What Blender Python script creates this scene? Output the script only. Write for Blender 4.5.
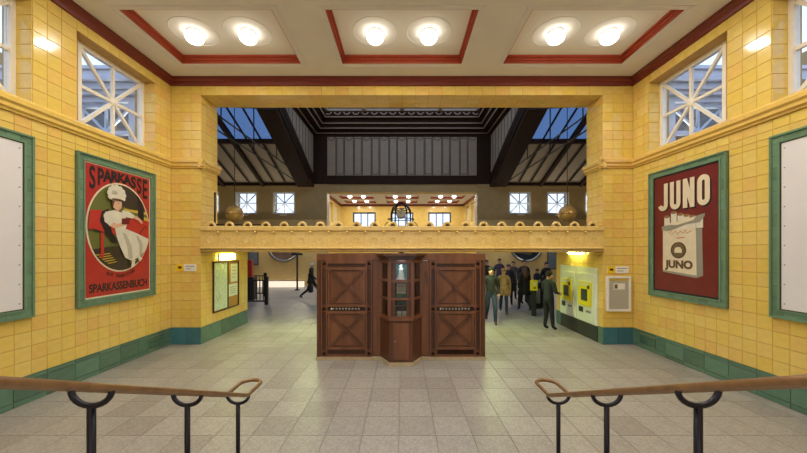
import bpy, bmesh, math, random
from mathutils import Vector, Matrix
random.seed(7)
for o in list(bpy.data.objects): bpy.data.objects.remove(o)
SC = bpy.context.scene
COL = SC.collection
PI = math.pi
# ------------------------------------------------------------------ camera
FPX, VX, VY, CH = 328.0, 402.0, 250.0, 2.2
cam_d = bpy.data.cameras.new('camera'); cam = bpy.data.objects.new('camera', cam_d); COL.objects.link(cam)
cam.location = (0, 0, CH); cam.rotation_euler = (PI/2, 0, 0)
cam_d.sensor_width = 36; cam_d.lens = FPX/807*36
cam_d.shift_x = (403.5-VX)/807; cam_d.shift_y = (VY-226.5)/807
cam_d.clip_start = 0.05; cam_d.clip_end = 500
SC.camera = cam
# ------------------------------------------------------------------ world: pale evening sky
W = bpy.data.worlds.new('sky'); SC.world = W; W.use_nodes = True
nt = W.node_tree; nt.nodes.clear()
tc = nt.nodes.new('ShaderNodeTexCoord'); sx = nt.nodes.new('ShaderNodeSeparateXYZ')
rp = nt.nodes.new('ShaderNodeValToRGB'); bg = nt.nodes.new('ShaderNodeBackground'); wo = nt.nodes.new('ShaderNodeOutputWorld')
nt.links.new(tc.outputs['Generated'], sx.inputs[0]); nt.links.new(sx.outputs['Z'], rp.inputs[0])
nt.links.new(rp.outputs[0], bg.inputs[0]); nt.links.new(bg.outputs[0], wo.inputs[0])
e = rp.color_ramp.elements
e[0].position = 0.0; e[0].color = (.60, .66, .78, 1)
e[1].position = 1.0; e[1].color = (.34, .46, .78, 1)
k = e.new(.35); k.color = (.54, .64, .86, 1)
bg.inputs[1].default_value = 1.25
SC.view_settings.view_transform = 'Standard'; SC.view_settings.look = 'None'
SC.view_settings.gamma = 1; SC.view_settings.use_curve_mapping = False
SC.view_settings.exposure = 0.85
GLOBE = 3.2          # strength of the glass ceiling globes
# ------------------------------------------------------------------ materials
def lin(c):
    return tuple((v/12.92 if v <= .04045 else ((v+.055)/1.055)**2.4) for v in [x/255 for x in c])
MATS = {}
def mat(name, rgb, rough=.5, metal=0, var=0, noise=0, nscale=8, bump=0, bscale=40, emit=0, spec=.5, coat=0, alt=None, stretch=None, ecol=None):
    """procedural surface: colour varies from piece to piece (var) and by noise inside the piece"""
    m = bpy.data.materials.new(name); m.use_nodes = True; MATS[name] = m
    t = m.node_tree; b = t.nodes['Principled BSDF']
    c = lin(rgb)
    b.inputs['Base Color'].default_value = (*c, 1)
    b.inputs['Roughness'].default_value = rough; b.inputs['Metallic'].default_value = metal
    b.inputs['Specular IOR Level'].default_value = spec
    if coat: b.inputs['Coat Weight'].default_value = coat; b.inputs['Coat Roughness'].default_value = .08
    out = None
    L = t.links.new
    if var or alt:
        oi = t.nodes.new('ShaderNodeObjectInfo'); ge = t.nodes.new('ShaderNodeNewGeometry')
        ad = t.nodes.new('ShaderNodeMath'); ad.operation = 'ADD'
        L(oi.outputs['Random'], ad.inputs[0]); L(ge.outputs['Random Per Island'], ad.inputs[1])
        fr = t.nodes.new('ShaderNodeMath'); fr.operation = 'FRACT'; L(ad.outputs[0], fr.inputs[0])
        cr = t.nodes.new('ShaderNodeValToRGB'); L(fr.outputs[0], cr.inputs[0])
        el = cr.color_ramp.elements
        stops = alt or [tuple(v*(1-var) for v in rgb), rgb, tuple(min(255, v*(1+var*.7)) for v in rgb)]
        el[0].position = 0; el[0].color = (*lin(stops[0]), 1); el[1].position = 1; el[1].color = (*lin(stops[-1]), 1)
        for i, s in enumerate(stops[1:-1]):
            q = el.new((i+1)/(len(stops)-1)); q.color = (*lin(s), 1)
        out = cr.outputs[0]
    if noise or bump:
        co = t.nodes.new('ShaderNodeTexCoord'); mp = t.nodes.new('ShaderNodeMapping')
        L(co.outputs['Object'], mp.inputs[0])
        if stretch: mp.inputs['Scale'].default_value = stretch
    if noise:
        nz = t.nodes.new('ShaderNodeTexNoise'); nz.inputs['Scale'].default_value = nscale; nz.inputs['Detail'].default_value = 5
        L(mp.outputs[0], nz.inputs[0])
        mr = t.nodes.new('ShaderNodeMapRange'); mr.inputs[1].default_value = .3; mr.inputs[2].default_value = .7
        mr.inputs[3].default_value = 1-noise; mr.inputs[4].default_value = 1+noise
        L(nz.outputs[0], mr.inputs[0])
        mx = t.nodes.new('ShaderNodeMix'); mx.data_type = 'RGBA'; mx.blend_type = 'MULTIPLY'; mx.inputs[0].default_value = 1
        if out: L(out, mx.inputs[6])
        else: mx.inputs[6].default_value = (*c, 1)
        cb = t.nodes.new('ShaderNodeCombineColor')
        for i in range(3): L(mr.outputs[0], cb.inputs[i])
        L(cb.outputs[0], mx.inputs[7]); out = mx.outputs[2]
    if out: L(out, b.inputs['Base Color'])
    if bump:
        n2 = t.nodes.new('ShaderNodeTexNoise'); n2.inputs['Scale'].default_value = bscale
        L(mp.outputs[0], n2.inputs[0])
        bp = t.nodes.new('ShaderNodeBump'); bp.inputs['Strength'].default_value = bump; bp.inputs['Distance'].default_value = .01
        L(n2.outputs[0], bp.inputs['Height']); L(bp.outputs[0], b.inputs['Normal'])
    if emit:
        b.inputs['Emission Color'].default_value = (*(lin(ecol) if ecol else c), 1); b.inputs['Emission Strength'].default_value = emit
    return m
def glass(name, tint, gloss=.1, rough=.02):
    m = bpy.data.materials.new(name); m.use_nodes = True; MATS[name] = m
    t = m.node_tree; t.nodes.clear()
    o = t.nodes.new('ShaderNodeOutputMaterial'); a = t.nodes.new('ShaderNodeBsdfTransparent'); g = t.nodes.new('ShaderNodeBsdfGlossy')
    x = t.nodes.new('ShaderNodeMixShader'); a.inputs[0].default_value = (*tint, 1); g.inputs['Roughness'].default_value = rough
    x.inputs[0].default_value = gloss
    t.links.new(a.outputs[0], x.inputs[1]); t.links.new(g.outputs[0], x.inputs[2]); t.links.new(x.outputs[0], o.inputs[0])
    return m
YEL = [(224, 192, 104), (228, 197, 100), (226, 193, 92), (230, 201, 110), (227, 194, 106), (227, 184, 100), (229, 198, 100)]
mat('tile_yellow', (230, 192, 92), .13, alt=YEL, noise=.05, nscale=9, bump=.06, bscale=7)
mat('tile_yellow_far', (230, 196, 108), .2, noise=.06, nscale=3)
mat('tile_cream', (226, 196, 120), .3, alt=[(218, 186, 108), (228, 198, 124), (222, 190, 114), (230, 203, 134)], noise=.1, nscale=14, bump=.1, bscale=22)
mat('grout', (186, 150, 82), .7, noise=.1)
mat('tile_green', (90, 122, 102), .2, var=.1, noise=.08, nscale=9)
mat('tile_teal', (66, 114, 122), .2, var=.1, noise=.08)
mat('frame_green', (108, 138, 108), .25, var=.08, noise=.07)
mat('grout_green', (70, 104, 84), .7)
mat('plaster', (229, 227, 226), .85, noise=.03, nscale=2)
mat('plaster_pale', (238, 236, 228), .85)
mat('red_trim', (172, 72, 46), .4, noise=.06)
mat('red_cornice', (120, 44, 36), .4, noise=.05)
STN = [(155, 150, 141), (158, 153, 144), (152, 147, 138), (160, 155, 147), (156, 151, 142), (144, 138, 129), (158, 153, 144)]
mat('stone_floor', (165, 155, 140), .42, alt=STN, noise=.2, nscale=34, bump=.05, bscale=60)
mat('stone_grout', (136, 130, 120), .8)
mat('stone_pale', (186, 170, 138), .6, noise=.12, nscale=14)
mat('wood', (92, 57, 38), .38, noise=.28, nscale=7, stretch=(1, 1, .12), bump=.05, bscale=30)
mat('wood_light', (118, 76, 52), .36, noise=.24, nscale=7, stretch=(1, 1, .12))
mat('wood_dark', (72, 44, 32), .4, noise=.2, nscale=9)
mat('wood_black', (50, 34, 22), .75, spec=.2, noise=.18, nscale=5)
mat('panel_grey', (154, 139, 116), .7, noise=.06, nscale=4)
mat('panel_line', (60, 46, 36), .6)
mat('line_pale', (160, 138, 112), .6)
mat('bronze', (150, 116, 80), .34, metal=.55, noise=.2, nscale=14)
mat('iron', (38, 36, 44), .4, metal=.5, noise=.1)
mat('iron_black', (22, 22, 24), .5)
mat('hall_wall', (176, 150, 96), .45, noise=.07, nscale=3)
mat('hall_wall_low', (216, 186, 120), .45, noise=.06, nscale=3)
mat('ext_stone', (206, 210, 218), .8, noise=.1, nscale=3)
mat('ext_teal', (72, 120, 116), .6)
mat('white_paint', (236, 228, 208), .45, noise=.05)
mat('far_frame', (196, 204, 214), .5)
mat('dark_frame', (52, 50, 52), .5)
glass('window_glass', (.93, .96, 1.0), .06)
glass('roof_glass', (.27, .36, .48), .08, .15)
glass('cabinet_glass', (.8, .82, .8), .12)
mat('globe_glass', (255, 236, 200), .3, emit=GLOBE, ecol=(255, 250, 240))
mat('globe_far', (255, 236, 200), .3, emit=GLOBE*.85, ecol=(255, 250, 240))
mat('tube_glow', (236, 255, 190), .3, emit=20, ecol=(240, 255, 160))
mat('brass', (206, 164, 84), .35, metal=.35, noise=.2, nscale=18)
mat('board_white', (226, 222, 220), .55, noise=.02, nscale=3)
mat('metal_grey', (150, 150, 146), .4, metal=.6)
mat('sign_yellow', (240, 200, 30), .4); mat('sign_white', (236, 234, 226), .5); mat('sign_grey', (178, 174, 160), .5)
mat('ink', (28, 26, 26), .6); mat('ink_soft', (120, 118, 112), .7)
mat('machine_white', (226, 232, 212), .35, noise=.02); mat('machine_yellow', (238, 226, 20), .35); mat('machine_base', (52, 58, 48), .5, noise=.1)
mat('screen', (70, 78, 66), .2); mat('machine_dark', (50, 54, 50), .4)
mat('cork', (178, 132, 62), .7, noise=.12, nscale=30); mat('paper', (226, 230, 216), .7, noise=.05, nscale=16); mat('map_paper', (206, 220, 196), .6, noise=.12, nscale=14)
mat('p_red', (178, 44, 34), .45, noise=.08); mat('p_cream', (226, 212, 178), .5, noise=.05); mat('p_white', (222, 216, 192), .5, noise=.07)
mat('p_shade', (188, 182, 156), .5); mat('p_black', (30, 24, 22), .5); mat('p_green', (104, 108, 48), .5); mat('p_dark', (62, 50, 34), .5); mat('p_yellow', (206, 176, 56), .5)
mat('p_skin', (222, 176, 140), .5); mat('p_sofa', (190, 50, 36), .5); mat('p_maroon', (112, 30, 26), .45, noise=.08); mat('p_olive', (112, 94, 62), .5)
mat('p_brown', (92, 66, 40), .5); mat('p_tobacco', (150, 112, 66), .6); mat('p_grey', (150, 146, 128), .5)
mat('teal_sheet', (60, 130, 112), .5); mat('dark_glass', (50, 56, 62), .08); mat('mirror', (150, 144, 132), .08, metal=.8); mat('mural', (150, 120, 98), .4, noise=.3, nscale=2)
mat('slate_board', (110, 122, 130), .5, noise=.1); mat('red_plastic', (178, 40, 30), .4)
mat('skin', (206, 160, 130), .55); mat('hair_dark', (36, 28, 24), .6); mat('hair_brown', (82, 54, 36), .6); mat('hair_white', (220, 216, 210), .6)
mat('c_green', (26, 28, 30), .8, noise=.15); mat('c_jeans', (44, 56, 84), .8, noise=.15); mat('c_tan', (170, 138, 96), .8, noise=.12); mat('c_black', (26, 26, 30), .8, noise=.15)
mat('c_grey', (92, 84, 82), .8, noise=.1); mat('c_navy', (38, 42, 58), .8, noise=.15); mat('c_brown', (78, 56, 42), .8, noise=.1); mat('c_slate', (40, 48, 52), .8, noise=.15); mat('c_purple', (84, 70, 92), .8)
mat('lit_glass', (240, 228, 205), .4, emit=.5, ecol=(255, 236, 210))  # emission stands in for a bright daylight band by the far wall
mat('ground', (120, 118, 114), .9, noise=.1)
# ------------------------------------------------------------------ helpers
class MB:
    def __init__(s): s.v = []; s.f = []
    def quad(s, *p):
        n = len(s.v); s.v += [tuple(q) for q in p]; s.f.append(tuple(range(n, n+len(p)))); return s
    def box(s, x0, x1, y0, y1, z0, z1):
        n = len(s.v)
        s.v += [(x, y, z) for z in (z0, z1) for x, y in ((x0, y0), (x1, y0), (x1, y1), (x0, y1))]
        s.f += [tuple(n+i for i in q) for q in ((3, 2, 1, 0), (4, 5, 6, 7), (0, 1, 5, 4), (1, 2, 6, 5), (2, 3, 7, 6), (3, 0, 4, 7))]
        return s
    def prism(s, pts, d):
        """closed outline pts (3D, counter-clockwise seen from +d end) extruded by vector d"""
        n = len(s.v); m = len(pts); d = Vector(d)
        s.v += [tuple(p) for p in pts] + [tuple(Vector(p)+d) for p in pts]
        s.f.append(tuple(n+i for i in range(m-1, -1, -1))); s.f.append(tuple(n+m+i for i in range(m)))
        for i in range(m):
            j = (i+1) % m; s.f.append((n+i, n+j, n+m+j, n+m+i))
        return s
    def bar(s, a, b, w, h, up=(0, 0, 1)):
        a, b, up = Vector(a), Vector(b), Vector(up); d = (b-a)
        if d.length < 1e-6: return s
        x = d.normalized().cross(up)
        if x.length < 1e-4: x = d.normalized().cross(Vector((1, 0, 0)))
        x.normalize(); y = x.cross(d.normalized()); x *= w/2; y *= h/2
        return s.prism([a-x-y, a+x-y, a+x+y, a-x+y], d) if True else s
    def tube(s, pts, r, seg=8, closed=False, caps=True):
        pts = [Vector(p) for p in pts]; m = len(pts); n = len(s.v)
        rs = r if isinstance(r, (list, tuple)) else [r]*m
        prev = None
        for i, p in enumerate(pts):
            if closed: t = pts[(i+1) % m]-pts[i-1]
            else: t = pts[min(i+1, m-1)]-pts[max(i-1, 0)]
            t.normalize()
            if prev is None:
                u = t.cross(Vector((0, 0, 1)))
                if u.length < 1e-3: u = t.cross(Vector((1, 0, 0)))
            else: u = prev-t*prev.dot(t)
            u.normalize(); prev = u; w = t.cross(u)
            for j in range(seg):
                a = 2*PI*j/seg; s.v.append(tuple(p+(u*math.cos(a)+w*math.sin(a))*rs[i]))
        for i in range(m if closed else m-1):
            k = (i+1) % m
            for j in range(seg):
                q = (j+1) % seg; s.f.append((n+i*seg+j, n+i*seg+q, n+k*seg+q, n+k*seg+j))
        if caps and not closed:
            s.f.append(tuple(n+j for j in range(seg-1, -1, -1))); s.f.append(tuple(n+(m-1)*seg+j for j in range(seg)))
        return s
    def lathe(s, prof, c, axis='z', seg=20):
        """prof: (radius, height) list from bottom to top"""
        n = len(s.v); c = Vector(c)
        for r, h in prof:
            for j in range(seg):
                a = 2*PI*j/seg; x, y = r*math.cos(a), r*math.sin(a)
                s.v.append(tuple(c+Vector((x, y, h) if axis == 'z' else (x, -h, y) if axis == 'y' else (h, x, y))))
        for i in range(len(prof)-1):
            for j in range(seg):
                q = (j+1) % seg; s.f.append((n+i*seg+j, n+i*seg+q, n+(i+1)*seg+q, n+(i+1)*seg+j))
        s.f.append(tuple(n+j for j in range(seg-1, -1, -1))); s.f.append(tuple(n+(len(prof)-1)*seg+j for j in range(seg)))
        return s
    def ball(s, c, rx, ry=None, rz=None, seg=16, rings=8):
        ry = ry or rx; rz = rz or rx; n = len(s.v)
        for i in range(1, rings):
            a = PI*i/rings
            for j in range(seg):
                b = 2*PI*j/seg; s.v.append((c[0]+rx*math.sin(a)*math.cos(b), c[1]+ry*math.sin(a)*math.sin(b), c[2]-rz*math.cos(a)))
        s.v += [(c[0], c[1], c[2]-rz), (c[0], c[1], c[2]+rz)]; lo = len(s.v)-2; hi = lo+1
        for i in range(rings-2):
            for j in range(seg):
                q = (j+1) % seg; s.f.append((n+i*seg+j, n+i*seg+q, n+(i+1)*seg+q, n+(i+1)*seg+j))
        for j in range(seg):
            q = (j+1) % seg; s.f.append((lo, n+q, n+j)); s.f.append((hi, n+(rings-2)*seg+j, n+(rings-2)*seg+q))
        return s
    def mesh(s, name, m, smooth=False):
        me = bpy.data.meshes.new(name); me.from_pydata(s.v, [], s.f); me.validate(); 
        if smooth:
            for p in me.polygons: p.use_smooth = True
        me.materials.append(MATS[m] if isinstance(m, str) else m); me.update(); return me
    def build(s, name, m, parent=None, mx=None, smooth=False):
        return link(name, s.mesh(name, m, smooth), parent, mx)
def link(name, data, parent=None, mx=None):
    o = bpy.data.objects.new(name, data); COL.objects.link(o)
    if parent is not None: o.parent = parent
    if mx is not None: o.matrix_local = mx
    return o
def tag(o, label=None, cat=None, group=None, kind=None):
    if label: o['label'] = label
    if cat: o['category'] = cat
    if group: o['group'] = group
    if kind: o['kind'] = kind
    return o
def struct(o, label, cat=None): return tag(o, label, cat or o.name.split('.')[0].split('_')[0], None, 'structure')
def thing(name, label, cat, loc=(0, 0, 0), rz=0, group=None):
    o = bpy.data.objects.new(name, None); COL.objects.link(o); o.location = loc; o.rotation_euler = (0, 0, rz); o.empty_display_size = .1
    return tag(o, label, cat, group)
def basis(o, U, V):
    U, V = Vector(U), Vector(V); N = U.cross(V)
    return Matrix(((U.x, V.x, N.x, o[0]), (U.y, V.y, N.y, o[1]), (U.z, V.z, N.z, o[2]), (0, 0, 0, 1)))
def copy_tree(o, parent=None):
    c = o.copy(); COL.objects.link(c); c.parent = parent
    for ch in list(o.children): copy_tree(ch, c)
    return c
# --- tiles
TILE_MESH = {}
def tile_geo(w, h, t, b):
    a, c = w/2, h/2
    v = [(-a, -c, 0), (a, -c, 0), (a, c, 0), (-a, c, 0), (-a+b, -c+b, t), (a-b, -c+b, t), (a-b, c-b, t), (-a+b, c-b, t)]
    return v, [(4, 5, 6, 7), (0, 1, 5, 4), (1, 2, 6, 5), (2, 3, 7, 6), (3, 0, 4, 7)]
def grid(a0, a1, step, phase, extra=()):
    k = math.ceil((a0-phase)/step); g = [a0, a1] + [x for x in extra if a0 < x < a1]
    fixed = list(g)
    while phase+k*step < a1:
        x = phase+k*step
        if all(abs(x-q) > step*.28 for q in fixed): g.append(x)
        k += 1
    return sorted(set(round(x, 4) for x in g))
def field(M, u0, u1, v0, v1, su, sv, pu=None, pv=None, holes=()):
    """cells of a tiled rectangle on the plane of M, holes = (u0,u1,v0,v1)"""
    us = grid(u0, u1, su, u0 if pu is None else pu, [q for h in holes for q in h[:2]])
    vs = grid(v0, v1, sv, v0 if pv is None else pv, [q for h in holes for q in h[2:]])
    out = []
    for i in range(len(us)-1):
        for j in range(len(vs)-1):
            cu, cv = (us[i]+us[i+1])/2, (vs[j]+vs[j+1])/2
            if any(h[0] < cu < h[1] and h[2] < cv < h[3] for h in holes): continue
            out.append((M, cu, cv, us[i+1]-us[i], vs[j+1]-vs[j]))
    return out
def proj(p):
    return (VX+FPX*p[0]/p[1], VY-FPX*(p[2]-CH)/p[1]) if p[1] > .2 else (-9999, -9999)
def lay(cells, name, m, parent, gap=.004, t=.008, b=.003, limit=300, wob=.004):
    ranked = []
    for c in cells:
        M, u, v, w, h = c
        p = M @ Vector((u, v, 0)); x, y = proj(p); score = -1
        if 0 <= x <= 807 and 0 <= y <= 453:
            n = M.to_3x3() @ Vector((0, 0, 1)); d = Vector((0, 0, CH))-p
            score = w*h*max(0, n.dot(d.normalized()))/d.length_squared
        ranked.append((score, c))
    ranked.sort(key=lambda q: -q[0])
    v2, f2 = [], []
    for i, (s, (M, u, v, w, h)) in enumerate(ranked):
        R = Matrix.Rotation(random.uniform(-wob, wob), 4, 'X') @ Matrix.Rotation(random.uniform(-wob, wob), 4, 'Y')
        T = M @ Matrix.Translation((u, v, 0)) @ R
        w_, h_ = round(w-gap, 3), round(h-gap, 3)
        if w_ <= .012 or h_ <= .012: continue
        bb = min(b, w_/5, h_/5)
        if i < limit and s > 0:
            key = (w_, h_, t, m)
            if key not in TILE_MESH:
                me = bpy.data.meshes.new(name); gv, gf = tile_geo(w_, h_, t, bb); me.from_pydata(gv, [], gf); me.materials.append(MATS[m]); TILE_MESH[key] = me
            link(name, TILE_MESH[key], parent, T)
        else:
            gv, gf = tile_geo(w_, h_, t, bb); n = len(v2)
            v2 += [tuple(T @ Vector(q)) for q in gv]; f2 += [tuple(n+q for q in f) for f in gf]
    if f2:
        me = bpy.data.meshes.new(name); me.from_pydata(v2, [], f2); me.materials.append(MATS[m])
        o = link(name + '_field', me, parent); o['kind'] = 'stuff'
def circle(cx, cy, r, n=32, a0=0, a1=2*PI, ry=None):
    ry = ry or r; full = abs(a1-a0-2*PI) < 1e-6
    return [(cx+r*math.cos(a0+(a1-a0)*i/(n if full else n-1)), cy+ry*math.sin(a0+(a1-a0)*i/(n if full else n-1))) for i in range(n)]
def flat(name, pts, z, m, parent, mx, t=.0015):
    """flat printed shape lying on a panel, slightly proud"""
    b = MB(); b.prism([(x, y, z) for x, y in pts], (0, 0, t)); return b.build(name, m, parent, mx)
def stroke_mb(b, pts, w, z, t=.0015, closed=False):
    P = [Vector(p) for p in pts]; n = len(P); L, R = [], []
    for i in range(n):
        d = (P[(i+1) % n]-P[i-1]) if closed else (P[min(i+1, n-1)]-P[max(i-1, 0)])
        d.normalize(); q = Vector((-d.y, d.x))
        ww = w[i] if isinstance(w, (list, tuple)) else w
        L.append(P[i]+q*ww/2); R.append(P[i]-q*ww/2)
    for i in range(n if closed else n-1):
        j = (i+1) % n
        b.prism([(R[i].x, R[i].y, z), (R[j].x, R[j].y, z), (L[j].x, L[j].y, z), (L[i].x, L[i].y, z)], (0, 0, t))
    return b
def text(name, s, m, parent, mx, size=.1, bold=0., sxx=1., ext=.001, align='CENTER'):
    cu = bpy.data.curves.new('txt', 'FONT'); cu.body = s; cu.size = size; cu.extrude = ext; cu.offset = bold; cu.align_x = align; cu.align_y = 'BOTTOM_BASELINE'
    o = bpy.data.objects.new('txt', cu); COL.objects.link(o)
    dg = bpy.context.evaluated_depsgraph_get(); dg.update()
    me = bpy.data.meshes.new_from_object(o.evaluated_get(dg)); bpy.data.objects.remove(o)
    me.materials.clear(); me.materials.append(MATS[m])
    return link(name, me, parent, mx @ Matrix.Diagonal((sxx, 1, 1, 1)))
# ------------------------------------------------------------------ dimensions (metres, y runs away from the camera)
XW, YP, YB, YG = 5.38, 7.64, 8.32, 9.94       # side wall, pier front, lintel back, gallery back
XP = 4.68                                      # clear half width of the opening
ZB, ZL0, ZL1, ZO, ZC0, ZC = .395, 4.10, 4.34, 5.81, 6.02, 6.20
YF = 20.46; YFB = 21.14; YE = 28.7             # hall's far wall, its back, end of the far arm
YM = (YB+YF)/2; XE = 13.6
WIN_Y = [(5.43, 7.16), (3.05, 4.78), (.67, 2.40)]; WZ0, WZ1 = 4.34, 5.84
TS = .2105; PH = 4.762
wn = [0]
def window(label, c, U, V, w, h, style='spoke', fm='white_paint', fw=.07):
    wn[0] += 1
    o = bpy.data.objects.new('window_%d' % wn[0], None); COL.objects.link(o); o.matrix_world = basis(c, U, V); struct(o, label, 'window')
    a, b = w/2, h/2
    f = MB(); f.box(-a, a, -b, -b+fw, -.05, .05); f.box(-a, a, b-fw, b, -.05, .05); f.box(-a, -a+fw, -b+fw, b-fw, -.05, .05); f.box(a-fw, a, -b+fw, b-fw, -.05, .05)
    f.build('window_frame', fm, o)
    ai, bi = a-fw, b-fw
    if style == 'spoke':
        for p, q in (((-ai, -bi), (ai, bi)), ((-ai, bi), (ai, -bi)), ((-ai, 0), (ai, 0)), ((0, -bi), (0, bi))):
            MB().bar((*p, 0), (*q, 0), .055, .05).build('glazing_bar', fm, o)
        MB().lathe([(.075, -.035), (.075, .035), (.04, .05)], (0, 0, 0), seg=12).build('hub', fm, o)
        ring = [(ai, 0), (ai, bi), (0, bi), (-ai, bi), (-ai, 0), (-ai, -bi), (0, -bi), (ai, -bi)]
        for i in range(8):
            MB().prism([(0, 0, -.012), (*ring[i], -.012), (*ring[(i+1) % 8], -.012)], (0, 0, .006)).build('pane', 'window_glass', o)
    else:
        for i in (1, 2): MB().box(-ai+2*ai*i/3-.04, -ai+2*ai*i/3+.04, -bi, bi, -.04, .04).build('glazing_bar', fm, o)
        for i in range(3): MB().box(-ai+2*ai*i/3, -ai+2*ai*(i+1)/3, -bi, bi, -.012, -.006).build('pane', 'window_glass', o)
    return o
# ------------------------------------------------------------------ STRUCTURE: near arm
# floor slab and stone tiles
fl = MB().box(-XE, XE, 2.9, 30, -.3, -.008).box(-XW-.5, XW+.5, -1.3, 2.9, -.3, -.008).build('floor', 'stone_grout')
struct(fl, 'grey-beige stone slab floor of the ticket hall', 'floor')
MF = basis((0, 0, -.008), (1, 0, 0), (0, 1, 0))
cells = field(MF, -XW, XW, 2.9, YP, .437, .44, -.036, 4.33)
cells += field(MF, -XP, XP, YP, YG, .437, .44, -.036, 4.33)
cells += field(MF, -XE, XE, YG, YF, .437, .44, -.036, 4.33)
cells += field(MF, -XP, XP, YF, YFB, .437, .44, -.036, 4.33) + field(MF, -XW, XW, YFB, YE, .437, .44, -.036, 4.33)
lay(cells, 'floor_tile', 'stone_floor', fl, gap=.003, t=.008, b=.002, wob=.0008)
# entrance steps and landing (below the frame)
for i in range(7):
    y1 = 2.9-.32*i; y0 = y1-.32 if i < 6 else -1.3
    s = MB().box(-XW, XW, y0, y1, 0, .15*(i+1)).build('trim_%d' % (20+i), 'stone_floor'); struct(s, 'broad stone entrance step, number %d up from the hall floor' % (i+1), 'step')
# side walls
for sgn, side in ((-1, 'left'), (1, 'right')):
    X0, X1 = sgn*(XW+.008), sgn*(XW+.45)
    a, b = min(X0, X1), max(X0, X1)
    w = MB().box(a, b, -1.3, YP+.3, -.02, WZ0).box(a, b, -1.3, YP+.3, WZ1, 6.6)
    ys = [-1.3] + [q for p in reversed(WIN_Y) for q in p] + [YP+.3]
    for i in range(0, len(ys), 2): w.box(a, b, ys[i], ys[i+1], WZ0, WZ1)
    for y0, y1 in WIN_Y:                       # splayed near jamb of each window
        q = [(sgn*(XW+.02), y0, WZ0), (sgn*(XW+.24), y0+.26, WZ0), (sgn*(XW+.45), y0+.26, WZ0), (sgn*(XW+.45), y0, WZ0)]
        if sgn > 0: q.reverse()
        w.prism(q[::-1], (0, 0, WZ1-WZ0))
    wall = w.build('wall_'+side, 'grout'); struct(wall, 'yellow glazed-tile wall on the %s of the entrance arm' % side, 'wall')
    # the plane of the tiles: u runs left to right as seen from inside
    if sgn < 0: M = basis((-XW-.008, 0, 0), (0, 1, 0), (0, 0, 1)); U = lambda y: y
    else: M = basis((XW+.008, 0, 0), (0, -1, 0), (0, 0, 1)); U = lambda y: -y
    def rng(y0, y1): return (min(U(y0), U(y1)), max(U(y0), U(y1)))
    frames = [(5.40, 7.10), (3.07, 4.762)]
    holes = [(*rng(*f), 1.232, 3.84) for f in frames]
    lo = field(M, *rng(-1.2, YP), ZB, ZL0, TS+.0015, .209, U(PH), ZB, holes)
    holes = [(*rng(*f), WZ0, WZ1) for f in WIN_Y]
    hi = field(M, *rng(-1.2, YP), ZL1, ZC0, TS+.0015, .214, U(PH), ZL1, holes)
    for y0, y1 in WIN_Y:                       # tiled far reveal of each window
        MR = basis((0, y1, 0), (1, 0, 0), (0, 0, 1))
        hi += field(MR, *(sorted((sgn*(XW+.008), sgn*(XW+.24)))), WZ0, WZ1, .3, .214)
    lay(lo+hi, 'tile', 'tile_yellow', wall)
    vent = rng(6.95, 7.42)
    bs = field(M, *rng(-1.2, YP), 0, ZB, .432, .5, U(5.40), 0, [(*vent, .08, .33)])
    lay(bs, 'baseboard_tile', 'tile_green', wall, t=.014)
    # pierced air grille in the skirting
    g = thing('air_grille', 'green pierced air grille low in the %s wall near the corner pier' % side, 'vent'); g.matrix_world = M @ Matrix.Translation((sum(vent)/2, .205, .0))
    MB().box(-.22, .22, -.115, .115, 0, .006).build('back_plate', 'grout_green', g)
    fr = MB(); fr.box(-.22, .22, -.115, -.09, .006, .018); fr.box(-.22, .22, .09, .115, .006, .018); fr.box(-.22, -.195, -.09, .09, .006, .018); fr.box(.195, .22, -.09, .09, .006, .018); fr.build('grille_frame', 'tile_green', g)
    for i in range(5): MB().box(-.195, .195, -.075+i*.034, -.06+i*.034, .006, .015).build('slat', 'tile_green', g)
    # windows
    pos = ['nearest the gallery', 'at the picture edge', 'beside the entrance steps']
    for (y0, y1), pn in zip(WIN_Y, pos):
        y0 += .26; c = (sgn*(XW+.29), (y0+y1)/2, (WZ0+WZ1)/2)
        window('square cream-framed window with eight spokes high in the %s wall, %s' % (side, pn), c, (0, -sgn, 0), (0, 0, 1), y1-y0, WZ1-WZ0)
# entrance wall behind the camera
w = MB().box(-XW-.45, -1.6, -1.6, -1.3, 0, 6.6).box(1.6, XW+.45, -1.6, -1.3, 0, 6.6).box(-1.6, 1.6, -1.6, -1.3, 3.6, 6.6).build('wall_entrance', 'tile_yellow_far')
struct(w, 'yellow entrance wall with the doorway at the head of the steps', 'wall')
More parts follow.
